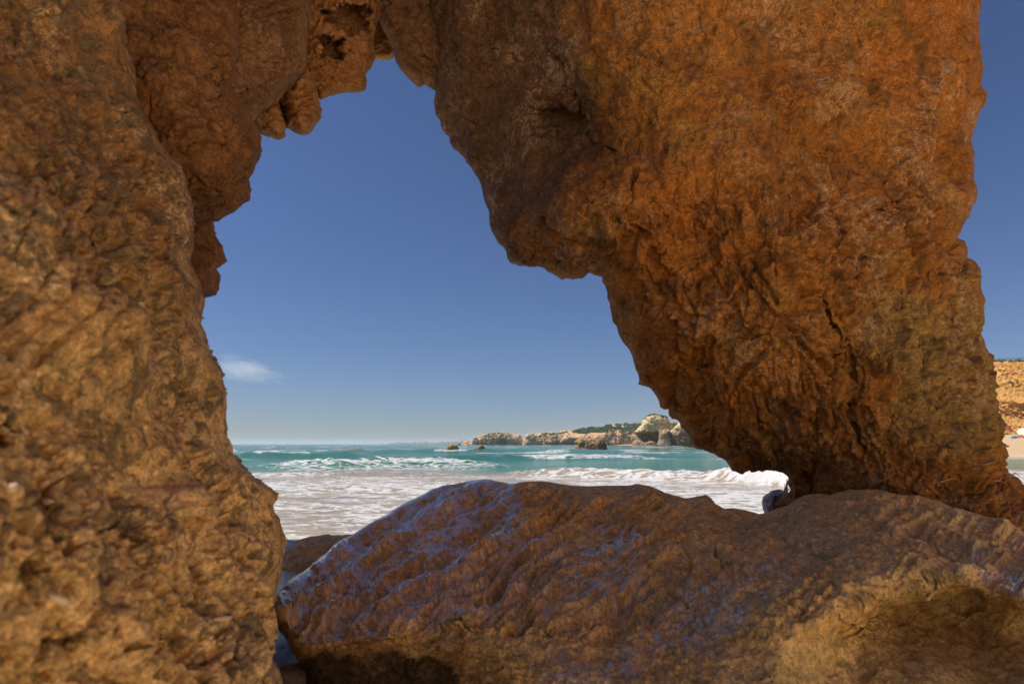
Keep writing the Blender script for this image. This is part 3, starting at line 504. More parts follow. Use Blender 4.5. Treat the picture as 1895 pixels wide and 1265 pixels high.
M['sunny'] = rock_mat('sunny_yellow_rock', (.62, .33, .09), (.55, .265, .06), (.78, .58, .30), (.22, .11, .04), u=7, pale_amt=.5, dark_amt=.4, third=(.52, .22, .07), bump=.04, spots=.6, off=380, bands=(1.3, .35, (.50, .25, .08)))
tag(add_mesh('cliff', np.r_[Vf, Vb_], np.r_[Ff, Ff[:, ::-1] + nv, side], M['sunny']), 'unseen cliff added behind the viewpoint to bounce sunlight onto the rocks', 'cliff', kind='structure')

# sea: rows by distance, finer where the picture needs it
pys = np.r_[np.arange(821.6 + .06, 824, .12), np.arange(824, 832, .3), np.arange(832, 880, .5), np.arange(880, 1100, .8)]
ds = CAM_Z / np.tan(np.arctan((pys - CY) / F_PX) - PITCH); ds = np.unique(np.r_[ds, 14000, 9000])
pxs = np.unique(np.r_[-30000, -8000, -3000, -1200, -300, np.arange(200, 1500, 2.2), np.arange(1500, 1960, 4), 2400, 4000, 9000, 30000])
U, DD = np.meshgrid((pxs - CX) / F_PX, ds); X = (U * DD / math.cos(PITCH)).ravel(); Y = DD.ravel()
def crest(x, y, px0, px1, d0, width, amp, seed, skew=0.0):
    px = x / np.maximum(y, .1) * math.cos(PITCH) * F_PX + CX
    c = d0 + skew * (px - (px0 + px1) / 2) / 100 + d0 * .05 * (2 * vnoise(np.c_[x / (d0 * .12), 0 * x, 0 * x + seed], seed) - 1)
    e = sstep(px, px0, px0 + (px1 - px0) * .3) * (1 - sstep(px, px1 - (px1 - px0) * .3, px1)); t = (y - c) / width
    prof = np.where(t < 0, np.exp(-(t / .45) ** 2), np.exp(-(t / 1.3) ** 2)); return amp * e * prof, e * prof, t, e
p3 = np.stack([X, Y, 0 * X], 1)
far = sstep(Y, 26, 45)
sw = ridged(np.c_[X / 34, Y / 13, 0 * X], 2, 101) - .35; sw2 = fbm(np.c_[X / 7, Y / 3.2, 0 * X + 4], 3, 102)
eta = far * (.28 * sw + .10 * sw2) * sstep(Y, 30, 90) * (1 - .5 * sstep(Y, 400, 3000)) + (1 - far) * (.025 * fbm(np.c_[X / 2.2, Y / .8, 0 * X], 4, 103) + .012 * fbm(np.c_[X / .5, Y / .25, 0 * X], 3, 104))
foam = np.zeros_like(X)
CR = [(430, 1000, 34, 3.2, .50, 111, 0), (880, 1480, 23.5, 1.6, .30, 112, -1.0), (1280, 1560, 19.5, 1.1, .42, 113, -1.2), (380, 760, 60, 5, .5, 114, 1), (700, 1350, 52, 5, .42, 115, 2), (330, 470, 78, 4, 1.1, 116, 0), (420, 900, 24.5, 1.2, .12, 117, 0), (400, 900, 17, .8, .07, 118, 0), (450, 1300, 90, 7, .5, 119, 0)]
for k, c in enumerate(CR):
    hgt, m, t, e = crest(X, Y, *c); rough = 1 + .35 * fbm(np.c_[X / (c[3] * .35), Y / (c[3] * .3), 0 * X], 3, 120 + k); eta = eta + hgt * rough
    if k in (0, 1, 2, 5):
        f = {0: .34, 1: .55, 2: 1.0, 5: 1.4}[k] * e * np.exp(-((t + (.55 if k == 0 else .2)) / (.8 if k != 2 else 1.0)) ** 2)
        if k == 0: f = f * 1.0 + .35 * e * np.exp(-((t + .05) / .22) ** 2)
        foam = np.maximum(foam, f)
near_z = 1 - sstep(Y + 2.5 * fbm(np.c_[X / 9, Y / 5, 0 * X], 2, 131), 26, 31)
foam = np.maximum(foam, near_z * (.33 + .30 * fbm(np.c_[X / 5, Y / 2.0, 0 * X], 3, 132) + .12 * sstep(X / np.maximum(Y, 1), .02, .35) - .1 * (1 - sstep(Y, 7, 9)) + .35 * np.exp(-((Y - shore(X) - 1.2) / 1.0) ** 2)))
ppx = X / np.maximum(Y, .1) * F_PX * math.cos(PITCH) + CX
def streak(px0, px1, d0, wd, a): return a * sstep(ppx, px0, px0 + 30) * (1 - sstep(ppx, px1 - 40, px1)) * np.exp(-((Y - d0) / wd) ** 2)
for s_ in ((585, 720, 112, 6, .9), (810, 1010, 104, 6, .62), (930, 1010, 116, 8, .8), (1055, 1130, 110, 4, .6), (1130, 1250, 85, 5, .45), (480, 600, 118, 4, .45), (1170, 1290, 225, 10, .8)): foam = np.maximum(foam, streak(*s_))
cap = sstep(vnoise(np.c_[X / 9, Y / 5, 0 * X], 141), .74, .86) * far * .62; foam = np.maximum(foam, cap)
shal = near_z
Z = eta - .02
Z = np.where(Y > 5000, -.02, Z)
n, m = U.shape; ii = np.arange(n * m).reshape(n, m)
F = np.stack([ii[:-1, :-1].ravel(), ii[:-1, 1:].ravel(), ii[1:, 1:].ravel(), ii[1:, :-1].ravel()], 1)
b = NB('sea_water')
fo, sh = b.attr('foam'), b.attr('shallow')
deep = b.mix(b.step(b.noise(.05, 4, .6), .35, .65), (.026, .115, .07), (.048, .155, .095))
tan = b.mix(b.step(b.noise(.6, 4, .6), .4, .65), (.33, .245, .16), (.25, .22, .165))
col = b.mix(sh, deep, tan)
v1 = b.pos((.9, 2.2, 1)); v2 = b.pos((2.4, 5.5, 1))
lace = b.math('ABSOLUTE', b.math('SUBTRACT', b.noise(1.0, 6, .62, vec=v1, dist=.9), .5)); lace = b.step(lace, 0, .10, 1, 0)
lc2 = b.noise(1.0, 7, .7, vec=v2, dist=.6, off=4)
pat = b.math('ADD', b.math('MULTIPLY', lace, .42), b.math('MULTIPLY', lc2, .58))
thr = b.step(fo, 0, 1.0, .86, .14); thr = b.math('SUBTRACT', 1.0, b.math('MULTIPLY', fo, 1.0))
fm = b.step(b.math('SUBTRACT', pat, b.math('ADD', b.math('MULTIPLY', thr, .62), .16)), -.025, .065)
fm = b.math('MULTIPLY', fm, b.step(fo, .02, .15))
col = b.mix(fm, col, (.50, .495, .505))
b.set(b.p.inputs['Base Color'], col); b.set(b.p.inputs['Roughness'], b.step(fm, 0, 1, .12, .8)); b.p.inputs['IOR'].default_value = 1.33
wv = b.math('ADD', b.noise(1.0, 5, .6, vec=b.pos((.7, 1.6, 1))), b.math('MULTIPLY', b.noise(1.0, 4, .6, vec=b.pos((4, 9, 1))), .25))
nb = b.bump(wv, .22, .9); nb = b.bump(b.math('MULTIPLY', fm, b.noise(14, 4, .7)), .05, .7, nb); b.l(nb, b.p.inputs['Normal'])
M['sea'] = b.m
sea = add_mesh('sea', np.stack([X, Y, Z], 1), F, M['sea']); add_attr(sea, 'foam', np.clip(foam, 0, 1.4)); add_attr(sea, 'shallow', shal)
tag(sea, 'turquoise sea with white surf running over sandy shallows', 'sea', kind='structure')

# ------------------------------------------------------------------ far rocks, stacks and headlands
def on_ground(px, py):
    D = np.geomspace(4, 400, 3000); P = px2w(px, py, D); g = gz(P[:, 0], P[:, 1]); i = int(np.argmax(P[:, 2] <= g)); return P[i]
far_k = dict(jagged=.5, lim=(-300, 2300, -30, 1290))
def flat(D): return lambda x, y: D + 0 * x
M['stump'] = rock_mat('brown_sea_rock', (.32, .22, .12), (.24, .16, .085), (.38, .28, .16), (.06, .045, .03), u=3, pale_amt=.4, dark_amt=.7, rough=.8, bump=.03, off=230)
def sea_rock(o_, D, label, unit, seed, mat='stump', **k):
    o_ = [(x, y) for x, y in o_]; a = dict(step=.5, round_px=8, round_m=unit * .5, back_px=20, back_m=unit * 1.2, unit=unit, amps=(.10, .09, .05, .01), pits=.05, seed=seed, fade=3); a.update(far_k); a.update(k)
    o = rock('sea_rock', o_, flat(D), M[mat], None, **a); return tag(o, label, 'sea rock', 'rocks standing in the bay')
sea_rock([(1064, 840), (1063.5, 832), (1065, 822), (1063, 817), (1069.5, 812.4), (1075.7, 810.4), (1085, 811.3), (1095, 810.4), (1106, 811.7), (1114, 812.4), (1119.6, 817.2), (1123, 826.8), (1125, 832.3), (1124, 842)], 112, 'big flat topped brown rock standing in the sea before the headlands', 2.6, 301, step=.4, round_px=12)
sea_rock([(823.5, 842), (824.5, 836), (825.5, 828), (828.5, 823.5), (836, 820.5), (844.5, 822.5), (848.5, 828), (850.5, 834), (851.5, 842)], 92, 'upright brown stump of rock in the sea, highest of the small ones', 1.2, 302, step=.35)
sea_rock([(870.5, 842), (872, 835), (873.5, 830.8), (878.5, 828), (882.5, 828), (884, 824.5), (888, 822.6), (893.7, 823.3), (898, 828.5), (901, 834), (902, 842)], 93, 'low two stepped brown rock right of the stump with foam at its foot', 1.2, 303, step=.35)
sea_rock([(809, 841), (810, 834.3), (813, 833), (816, 833.7), (817.5, 841)], 96, 'tiny dark rock just breaking the surface beside the stump', .5, 304, step=.3)
sea_rock([(632, 840), (637, 833.5), (645.4, 830), (653.3, 829), (660, 829.8), (666.5, 828.5), (669.5, 833.5), (673, 840)], 113, 'low reddish rock awash between two bursts of white spray', 1.2, 305, step=.35)
sea_rock([(845, 825), (846.5, 820.2), (849, 818.8), (852, 820), (853, 825)], 700, 'dark islet off the low point of the far headland', 3, 306, step=.3)

M['stack'] = rock_mat('banded_stack_rock', (.32, .22, .13), (.24, .165, .10), (.70, .58, .40), (.07, .055, .04), u=5, pale_amt=.3, dark_amt=.5, bump=.04, off=260, tilt=(6.6, 8.4, 1.6, (.70, .55, .33)), bands=(2.6, .5, (.42, .27, .12)))
stk = tag(empty('sea_stack', tuple(px2w(1215, 822, 262))), 'tall pale topped twin sea stack with dark undercut base in the bay', 'sea stack')
kk = dict(step=.4, round_px=16, round_m=4, back_px=30, back_m=7, unit=4.5, amps=(.12, .10, .05, .01), pits=.04, cracks=.04, strata=.8, fade=4); kk.update(far_k)
rock('pinnacle', [(1171, 836), (1170.5, 826), (1170.3, 818.6), (1173.8, 814.5), (1178.6, 812.4), (1177.2, 805), (1175.1, 798), (1180, 792.5), (1186.8, 787), (1188.9, 778.8), (1192.3, 775.4), (1197.8, 770.6), (1204.7, 766.3), (1210, 765.5), (1218.4, 767.5), (1232, 770.5), (1234.8, 772.5), (1239, 778.8), (1242.4, 785.7), (1244.4, 792.5), (1247, 826), (1247, 836)],
     flat(262.), M['stack'], stk, seed=311, shape=lambda x, y: 3.2 * sstep(y, 798, 803) * (1 - sstep(y, 812, 822)) * (1 - sstep(x, 1210, 1230)), **kk)
rock('pinnacle', [(1236, 836), (1237, 815), (1238, 798), (1244.4, 793.9), (1251.3, 787), (1256.8, 781.6), (1263, 782), (1275, 788), (1292, 798), (1300, 815), (1301, 836)], flat(259.), M['stack'], stk, seed=313, **kk)
rock('buttress', [(1214, 836), (1215, 824), (1219, 812), (1220, 800), (1220, 795), (1230, 793.5), (1238, 795), (1240, 803), (1241, 836)], flat(256.), M['stack'], stk, seed=315, **kk)
rock('boulder', [(1190, 836), (1194, 826), (1195, 818), (1203, 815), (1212, 817), (1218, 824), (1220, 836)], flat(254.), M['stump'], stk, seed=317, **dict(kk, round_m=2, back_m=3))

M['head'] = rock_mat('headland_rock', (.58, .40, .23), (.42, .29, .18), (.72, .55, .36), (.20, .15, .10), u=10, pale_amt=.5, dark_amt=.6, third=(.62, .31, .13), bump=.05, off=290)
M['cliffred'] = rock_mat('red_cliff_rock', (.62, .36, .18), (.46, .31, .20), (.72, .54, .36), (.20, .14, .10), u=9, pale_amt=.4, dark_amt=.45, third=(.66, .32, .13), bump=.05, off=320)
hk = dict(step=.45, round_px=14, round_m=16, back_px=30, back_m=40, unit=16., amps=(.22, .22, .12, .02), cracks=.10, fade=3); hk.update(far_k)
def headland(o_, D, label, seed, mat='head', **k):
    a = dict(hk); a.update(k); return tag(rock('headland', o_, D if callable(D) else flat(D), M[mat], None, seed=seed, **a), label, 'headland', kind='structure')
headland([(857, 827), (859, 821), (860, 817.4), (862.5, 815.6), (865, 816.5), (866.5, 818.6), (872, 819.2), (873.2, 815.7), (878, 810.7), (883.7, 808.8), (886.9, 806.9), (893.2, 804.3), (902, 802.4), (912.2, 800.5), (918.5, 799.9), (931.2, 800.3), (941.3, 801.2), (947.6, 803.7), (956.5, 805.3), (959.7, 803.7), (962.2, 805), (964.7, 809.4), (968, 812.2), (974, 812), (980, 827)], 900., 'rounded brown headland ending in a low point at sea', 321, shape=lambda x, y: 25 * np.exp(-((x - 930) / 6) ** 2 - ((y - 819) / 5) ** 4))
headland([(966, 827), (970, 812.5), (973.6, 811.3), (974.2, 803.7), (978, 802.4), (982.5, 803.7), (989.4, 802.4), (995.8, 801.2), (1004.6, 799.6), (1017.3, 799.6), (1025, 801.2), (1033.8, 801.8), (1036.3, 798.4), (1045, 797), (1056, 797), (1058, 827)], 860., 'flat topped brown cliff with green scrub behind the notch in the coast', 323)
headland([(1040, 827), (1042, 798), (1055, 796.8), (1066, 797.5), (1078.4, 800.8), (1103, 800), (1122, 798.7), (1151, 800), (1177, 800), (1240, 799), (1330, 799), (1330, 827)], rbf([(1040, 800, 900.), (1100, 800, 800.), (1200, 800, 740.), (1330, 800, 700.)]), 'orange red cliff under green woods across the bay', 325, 'cliffred')
headland([(1030, 822), (1045, 797), (1068, 797.6), (1074, 796), (1088, 792.5), (1102, 792.5), (1120, 790.5), (1135, 785.5), (1150, 786), (1172, 786.5), (1200, 785), (1243, 781.5), (1265, 786), (1330, 790), (1330, 824)], flat(830.), 'low green hill behind the red cliff', 327, 'cliffred', round_px=30, round_m=50, amps=(.1, .05, .02, .01), cracks=0)
M['coast'] = rock_mat('distant_rock', (.34, .25, .18), (.26, .20, .15), (.45, .36, .28), (.12, .11, .09), u=60, pale_amt=.4, dark_amt=.5, bump=.05, off=350)
tag(rock('coast', [(716, 823), (720, 820.3), (727, 818.8), (740, 817.4), (775, 816.4), (800, 816.6), (815, 815.6), (840, 815.4), (870, 815.8), (905, 816), (960, 818), (965, 823)], flat(6200.), M['coast'], None, step=.5, round_px=6, round_m=60, back_px=10, back_m=200, unit=80., amps=(.2, .2, .1, .02), seed=331, fade=2, **far_k), 'long low faded coast on the horizon', 'coast', kind='structure')

def simple_mat(name, c, rough=.8, metal=0.0, spec=.3):
    b = NB(name); n_ = b.noise(6, 4); b.set(b.p.inputs['Base Color'], b.mix(b.step(n_, .3, .7), tuple(v * .88 for v in c), tuple(min(v * 1.08, 1) for v in c)))
    b.p.inputs['Roughness'].default_value = rough; b.p.inputs['Metallic'].default_value = metal; b.p.inputs['Specular IOR Level'].default_value = spec; return b.m
def box(c, sx, sy, sz, rz=0.0):
    V = np.array([(x, y, z) for x in (-.5, .5) for y in (-.5, .5) for z in (0, 1)], float) * (sx, sy, sz); cz, sz_ = math.cos(rz), math.sin(rz)
    V = np.c_[V[:, 0] * cz - V[:, 1] * sz_, V[:, 0] * sz_ + V[:, 1] * cz, V[:, 2]] + np.array(c)
    return V, [(0, 1, 3, 2), (4, 6, 7, 5), (0, 4, 5, 1), (2, 3, 7, 6), (1, 5, 7, 3), (0, 2, 6, 4)]
def join(parts):
    V, F, n = [], [], 0
    for v, f in parts: V.append(np.asarray(v, float)); F += [tuple(int(i) + n for i in q) for q in f]; n += len(v)
    return np.concatenate(V), F
def tube(path, r0, r1=None, k=6):
    P = np.asarray(path, float); r1 = r0 if r1 is None else r1; n = len(P); V = []; F = []
    for i in range(n):
        t = P[min(i + 1, n - 1)] - P[max(i - 1, 0)]; t /= np.linalg.norm(t) + 1e-9; a = np.cross(t, (0, 0, 1) if abs(t[2]) < .9 else (1, 0, 0)); a /= np.linalg.norm(a); c = np.cross(t, a); r = r0 + (r1 - r0) * i / (n - 1)
        V += [P[i] + r * (math.cos(q) * a + math.sin(q) * c) for q in np.linspace(0, 2 * math.pi, k, endpoint=False)]
    for i in range(n - 1): F += [(i * k + j, i * k + (j + 1) % k, (i + 1) * k + (j + 1) % k, (i + 1) * k + j) for j in range(k)]
    F += [tuple(range(k))[::-1], tuple((n - 1) * k + j for j in range(k))]; return np.array(V), F
def blob(c, r, seed, rough=.2, sub=10):
    th = np.linspace(0, math.pi, sub); ph = np.linspace(0, 2 * math.pi, 2 * sub, endpoint=False); T, Pp = np.meshgrid(th, ph, indexing='ij')
    N = np.stack([np.sin(T) * np.cos(Pp), np.sin(T) * np.sin(Pp), np.cos(T)], -1).reshape(-1, 3); V = N * (1 + rough * fbm(N * 2.2, 3, seed))[:, None] * np.asarray(r) + np.asarray(c); m = 2 * sub
    return V, [(i * m + j, (i + 1) * m + j, (i + 1) * m + (j + 1) % m, i * m + (j + 1) % m) for i in range(sub - 1) for j in range(m)]
def leaves(centres, radii, per, size, seed, squash=.8):
    """leaf sized faces spread through uneven crowns"""
    r = np.random.default_rng(seed); V = []
    for c, R_ in zip(centres, radii):
        n = int(per); d = r.normal(size=(n, 3)); d /= np.linalg.norm(d, axis=1, keepdims=True); d[:, 2] = np.abs(d[:, 2]) * 1.0 - .25
        lump = 1 + .45 * fbm(d * 1.8 + r.random(3) * 40, 2, seed); p = np.asarray(c) + d * (R_ * lump * r.random(n) ** .25)[:, None] * (1, 1, squash)
        a = r.normal(size=(n, 3)); a /= np.linalg.norm(a, axis=1, keepdims=True); b_ = np.cross(a, r.normal(size=(n, 3))); b_ /= np.linalg.norm(b_, axis=1, keepdims=True); s_ = size * (.6 + .8 * r.random((n, 1)))
        V.append(np.stack([p - a * s_, p - b_ * s_ * .6, p + a * s_, p + b_ * s_ * .6], 1).reshape(-1, 3))
    V = np.concatenate(V); return V, np.arange(len(V)).reshape(-1, 4)
def leaf_mat(name, c1, c2, u):
    b = NB(name); b.set(b.p.inputs['Base Color'], b.mix(b.step(b.noise(1 / u, 4, .6), .35, .65), c1, c2)); b.p.inputs['Roughness'].default_value = .8; b.p.inputs['Specular IOR Level'].default_value = .15; return b.m
M['green'] = leaf_mat('woodland_leaf', (.035, .075, .022), (.10, .135, .04), 8); M['scrub'] = leaf_mat('dry_scrub_leaf', (.07, .06, .03), (.13, .11, .05), 2); M['gscrub'] = leaf_mat('green_scrub_leaf', (.09, .12, .03), (.16, .16, .06), 6)

r = np.random.default_rng(5)
def scatter(hull, n, D, Dj, R0, R1):
    top = np.array(hull, float); C, Rr = [], []
    for _ in range(n):
        x = r.uniform(top[0, 0], top[-1, 0]); t = np.interp(x, top[:, 0], top[:, 1]); bt = np.interp(x, top[:, 0], top[:, 2]); q = r.random(); y = t + 1.5 + (bt - t - 1.5) * q
        C.append(px2w(x, y, D - Dj * q + r.uniform(-8, 8))); Rr.append(r.uniform(R0, R1))
    return C, Rr
C, Rr = scatter([(1064, 797, 799), (1074, 793.9, 801), (1088, 790.5, 801), (1102, 790, 800), (1120, 787.7, 799), (1128, 783.5, 799), (1135, 782.2, 799), (1150, 782.8, 800), (1172, 783.5, 801), (1200, 782, 800), (1243, 778.5, 799), (1265, 783, 799), (1300, 786, 799)], 330, 790, 55, 2.2, 4.4)
tag(add_mesh('woods', *leaves(C, Rr, 110, .7, 401), M['green'], smooth=False), 'dense dark green wood on the hill above the red cliff', 'wood', kind='stuff')
C, Rr = scatter([(1000, 800.2, 803), (1010, 799.3, 804), (1020, 799.5, 804), (1030, 801, 804), (1050, 796.5, 799)], 40, 852, 8, 1.5, 2.6); C2, R2 = scatter([(902, 801.6, 802), (920, 799.4, 800.5), (940, 800.4, 801.5)], 16, 905, 2, .9, 1.5)
tag(add_mesh('headland_scrub', *leaves(C + C2, Rr + R2, 70, .5, 403), M['gscrub'], smooth=False), 'patches of green scrub along the tops of the brown headlands', 'scrub', kind='stuff')
C, Rr = scatter([(1194, 773.5, 774), (1198, 770.2, 771), (1205, 766, 767), (1211, 765, 766.5), (1220, 767.2, 768), (1234, 770.6, 771.5)], 30, 265, 0, .4, .8)
tag(add_mesh('stack_scrub', *leaves(C, Rr, 60, .2, 405), M['scrub'], smooth=False), 'dark dry scrub on the top of the sea stack', 'scrub', kind='stuff')

# two tower blocks on the far coast
def tower(px0, px1, pyt, D, label):
    a, c = px2w(px0, 817, D), px2w(px1, 817, D); t = px2w(px0, pyt, D); wd = c[0] - a[0]; h = t[2] - a[2]; o = empty('tower_block', ((a[0] + c[0]) / 2, D, a[2]))
    tag(o, label, 'tower block', 'tower blocks on the far coast'); cx = (a[0] + c[0]) / 2
    add_mesh('wall', *box((cx, D, a[2]), wd, 16, h), M['tower'], o, False); add_mesh('roof', *join([box((cx, D, a[2] + h), wd + 1.5, 17.5, 1.2), box((cx + wd * .15, D, a[2] + h + 1.2), wd * .3, 6, 3)]), M['tower'], o, False)
    P = [box((cx - wd / 2 + wd * (i + .5) / 3, D - 8.1, a[2] + h * (j + .35) / 5), wd * .2, .3, h * .09) for i in range(3) for j in range(5)]
    for q in P: add_mesh('window', *q, M['dark'], o, False)
M['tower'] = simple_mat('pale_concrete', (.45, .43, .42)); M['dark'] = simple_mat('dark_glass', (.05, .06, .07), .2)
tower(852, 855, 812.8, 6150., 'slimmer taller tower block far off on the coast'); tower(858, 864, 813.8, 6160., 'wider lower tower block far off on the coast')

# ------------------------------------------------------------------ the sunny cliff, fence, sign and bathers on the right
cl_d = rbf([(1740, 700, 190.), (1840, 670, 160.), (1840, 800, 152.), (1900, 670, 152.), (1900, 800, 145.), (2200, 670, 120.), (2200, 800, 112.)])
def cl_shape(x, y): return 3.0 * sstep(808 - y, 20, 140) + 2.2 * np.exp(-((y - 742) / 10) ** 2) * -1 + 1.2 * np.exp(-((y - 772) / 9) ** 2)
cl = rock('cliff', [(1735, 850), (1740, 700), (1790, 675), (1838, 667.5), (1850, 668), (1870, 667), (1890, 666), (1950, 664), (2100, 660), (2300, 655), (2320, 900), (2000, 850)], cl_d, M['sunny'], None, step=.9, round_px=6, round_m=1.5, back_px=60, back_m=25, unit=5., amps=(.16, .16, .08, .02), pits=.09, cracks=.08, strata=.9, seed=341, jagged=.8, fade=8, shape=cl_shape, lim=(1700, 1960, 640, 880))
tag(cl, 'sunlit orange yellow cliff behind the beach with rows of small holes', 'cliff', kind='structure')
C = [px2w(x, 667.5 + r.uniform(-1.0, 2.2), 154 - (x - 1840) * .12 + r.uniform(-.5, 1.5)) for x in r.uniform(1835, 1960, 60)]
tag(add_mesh('cliff_scrub', *leaves(C, list(r.uniform(.25, .55, 60)), 60, .12, 407), M['gscrub'], smooth=False), 'dry green scrub along the cliff edge under the fence', 'scrub', kind='stuff')
M['wood'] = simple_mat('weathered_timber', (.16, .10, .06))
fb = px2w(1887, 667, 154); fe = tag(empty('fence', tuple(fb)), 'thin wooden post and rail fence along the top of the sunny cliff', 'fence')
pts = [(1833, 669.8, 663.2 + 3), (1850, 667.8, 662.5), (1887, 667.3, 661.7), (1924, 666.8, 661.0), (1961, 666.3, 660.4)]; tops = []
for x, yb, yt in pts:
    a_, t_ = px2w(x, yb, 154.), px2w(x, yt, 154.); add_mesh('post', *box((a_[0], 154., a_[2] - .3), .14, .14, t_[2] - a_[2] + .3), M['wood'], fe, False); tops.append(t_)
for k in (0.08, .42):
    for p_, q_ in zip(tops, tops[1:]): add_mesh('rail', *tube([p_ - (0, .1, k), q_ - (0, .1, k)], .055), M['wood'], fe, False)

M['white'] = simple_mat('white_board', (.80, .78, .74), .5); M['red'] = simple_mat('red_paint', (.62, .05, .05), .5); M['blue'] = simple_mat('blue_cloth', (.08, .33, .52)); M['pink'] = simple_mat('pink_cloth', (.80, .16, .34)); M['cream'] = simple_mat('cream_canvas', (.72, .60, .42)); M['skin'] = simple_mat('tanned_skin', (.50, .26, .16), .6); M['hair'] = simple_mat('dark_hair', (.03, .02, .015)); M['navy'] = simple_mat('dark_swimwear', (.04, .05, .09))
def board(px0, px1, py0, py1, D, y, pad=0.0):
    a, c = px2w(px0, py1, D), px2w(px1, py0, D); return box(((a[0] + c[0]) / 2, y, a[2]), c[0] - a[0], .05, c[2] - a[2])
SD = 138.; sg = tag(empty('warning_sign', tuple(px2w(1863.5, 803, SD))), 'white and red warning board standing at the foot of the sunny cliff', 'sign')
add_mesh('board', *board(1857, 1870, 787, 795, SD, SD), M['white'], sg, False)
add_mesh('border', *join([board(1857, 1858.6, 787.4, 794.6, SD, SD - .06), board(1868.4, 1870, 787.4, 794.6, SD, SD - .06), board(1858.6, 1868.4, 787.2, 788, SD, SD - .06), board(1858.6, 1868.4, 794, 794.8, SD, SD - .06)]), M['red'], sg, False)
c_ = px2w(1863.5, 791, SD); ring = [c_ + np.array((.40 * math.cos(q), -.07, .33 * math.sin(q))) for q in np.linspace(0, 2 * math.pi, 17)]
add_mesh('emblem', *join([tube(ring, .06), tube([c_ + (-.28, -.07, .22), c_ + (.28, -.07, -.22)], .05)]), M['red'], sg, False)
for x in (1858.5, 1868.5):
    a_ = px2w(x, 795, SD); add_mesh('post', *box((a_[0], SD + .06, a_[2] - 1.6), .09, .09, 1.7), M['wood'], sg, False)
pr = on_ground(1858, 806); tag(add_mesh('rock_pile', *join([blob(pr + (dx, dy, .1), (s_, s_ * .8, s_ * .6), 500 + i, .3, 8) for i, (dx, dy, s_) in enumerate(((-.6, 8, .6), (.4, 8.3, .8), (1.4, 8, .55), (2.1, 8.6, .5), (.9, 7.4, .35)))]), M['white']), 'heap of pale stones on the sand below the warning board', 'stones')

def skin_person(name, joints, edges, radii, mat, root):
    me = bpy.data.meshes.new(name); me.from_pydata(joints, edges, []); o = bpy.data.objects.new(name, me); COL.objects.link(o); o.parent = root; o.location = -Vector(root.location)
    sk = o.modifiers.new('skin', 'SKIN'); o.modifiers.new('smooth', 'SUBSURF').levels = 1
    for i, rr in enumerate(radii): me.skin_vertices[0].data[i].radius = (rr, rr)
    me.skin_vertices[0].data[0].use_root = True; me.materials.append(mat)
    dg = bpy.context.evaluated_depsgraph_get(); m2 = bpy.data.meshes.new_from_object(o.evaluated_get(dg)); o.modifiers.clear(); o.data = m2; m2.polygons.foreach_set('use_smooth', np.ones(len(m2.polygons), bool)); return o
def bather(g, f, seated, label, suit):
    """g ground point under the hips, f unit heading of the legs"""
    f = np.array((f[0], f[1], 0.)) / math.hypot(*f); s = np.array((-f[1], f[0], 0)); u = np.array((0, 0, 1.)); g = np.asarray(g, float)
    P = lambda a, b, c: tuple(g + f * a + s * b + u * c)
    ro = tag(empty('person', tuple(g)), label, 'person', 'bathers on the beach')
    back = (-.20, .50) if seated else (-.42, .22); hd = (-.24, .82) if seated else (-.68, .46)
    J = [P(0, 0, .12), P(back[0] * .5, 0, .12 + (back[1]) * .5), P(back[0], 0, back[1] + .05), P(hd[0], 0, hd[1] - .14), P(hd[0] + .02, 0, hd[1]), P(hd[0] + .03, 0, hd[1] + .10)]
    Rr = [.13, .12, .14, .055, .085, .07]; E = [(0, 1), (1, 2), (2, 3), (3, 4), (4, 5)]
    for sg_ in (-1, 1):
        i = len(J); kn = (.40, .42) if (seated or sg_ > 0) else (.44, .12)
        J += [P(.02, sg_ * .10, .12), P(kn[0], sg_ * .12, kn[1]), P(.78, sg_ * .12, .07), P(.95, sg_ * .13, .07)]; Rr += [.10, .065, .045, .035]; E += [(0, i), (i, i + 1), (i + 1, i + 2), (i + 2, i + 3)]
        i = len(J); J += [P(back[0], sg_ * .19, back[1]), P(back[0] - .15, sg_ * .27, back[1] * .5 + .05), P(back[0] - .12 + (.3 if seated else 0), sg_ * .25, .06)]; Rr += [.06, .045, .03]; E += [(2, i), (i, i + 1), (i + 1, i + 2)]
    skin_person('body', J, E, Rr, M['skin'], ro)
    h = np.array(J[4]); add_mesh('hair', *blob(h + u * .045 - f * .03, (.105, .105, .10), 61, .05, 8), M['hair'], ro)
    add_mesh('swimsuit', *blob(np.array(J[0]) + u * .0, (.16, .185, .14), 62, .04, 8), suit, ro)
    if not seated or suit is M['pink']: add_mesh('swimsuit', *blob(np.array(J[2]) - u * .03, (.15, .19, .13), 63, .04, 8), suit, ro)
    return ro
tg = lambda x, y: on_ground(x, y)
# pink towel and the two bathers under a cream parasol
g1 = tg(1889, 809.5); g2 = tg(1882, 810.5); g3 = tg(1893, 811)
V, F = grid_sheet(np.linspace(-1.2, 1.2, 14), np.linspace(-.5, .5, 8), lambda x, y: .035 + .02 * fbm(np.stack([x * 3, y * 3, 0 * x], 1), 2, 71)); V = V + g1
tag(add_mesh('beach_towel', np.r_[V, V - (0, 0, .03)], np.r_[F, F[:, ::-1] + len(V)], M['pink']), 'bright pink beach towel spread on the sand under the bathers', 'towel')
bather(g1 + (-.3, .1, .04), (-1, -.25), False, 'bather in pink lying back on the towel with bent knees', M['pink'])
bather(g1 + (1.0, .6, .04), (-.8, -.6), True, 'bather in dark swimwear sitting up under the parasol', M['navy'])
bag = tag(empty('beach_bag', tuple(tg(1877, 810.8))), 'blue beach bag on the sand by the bathers', 'bag'); gb = np.array(bag.location)
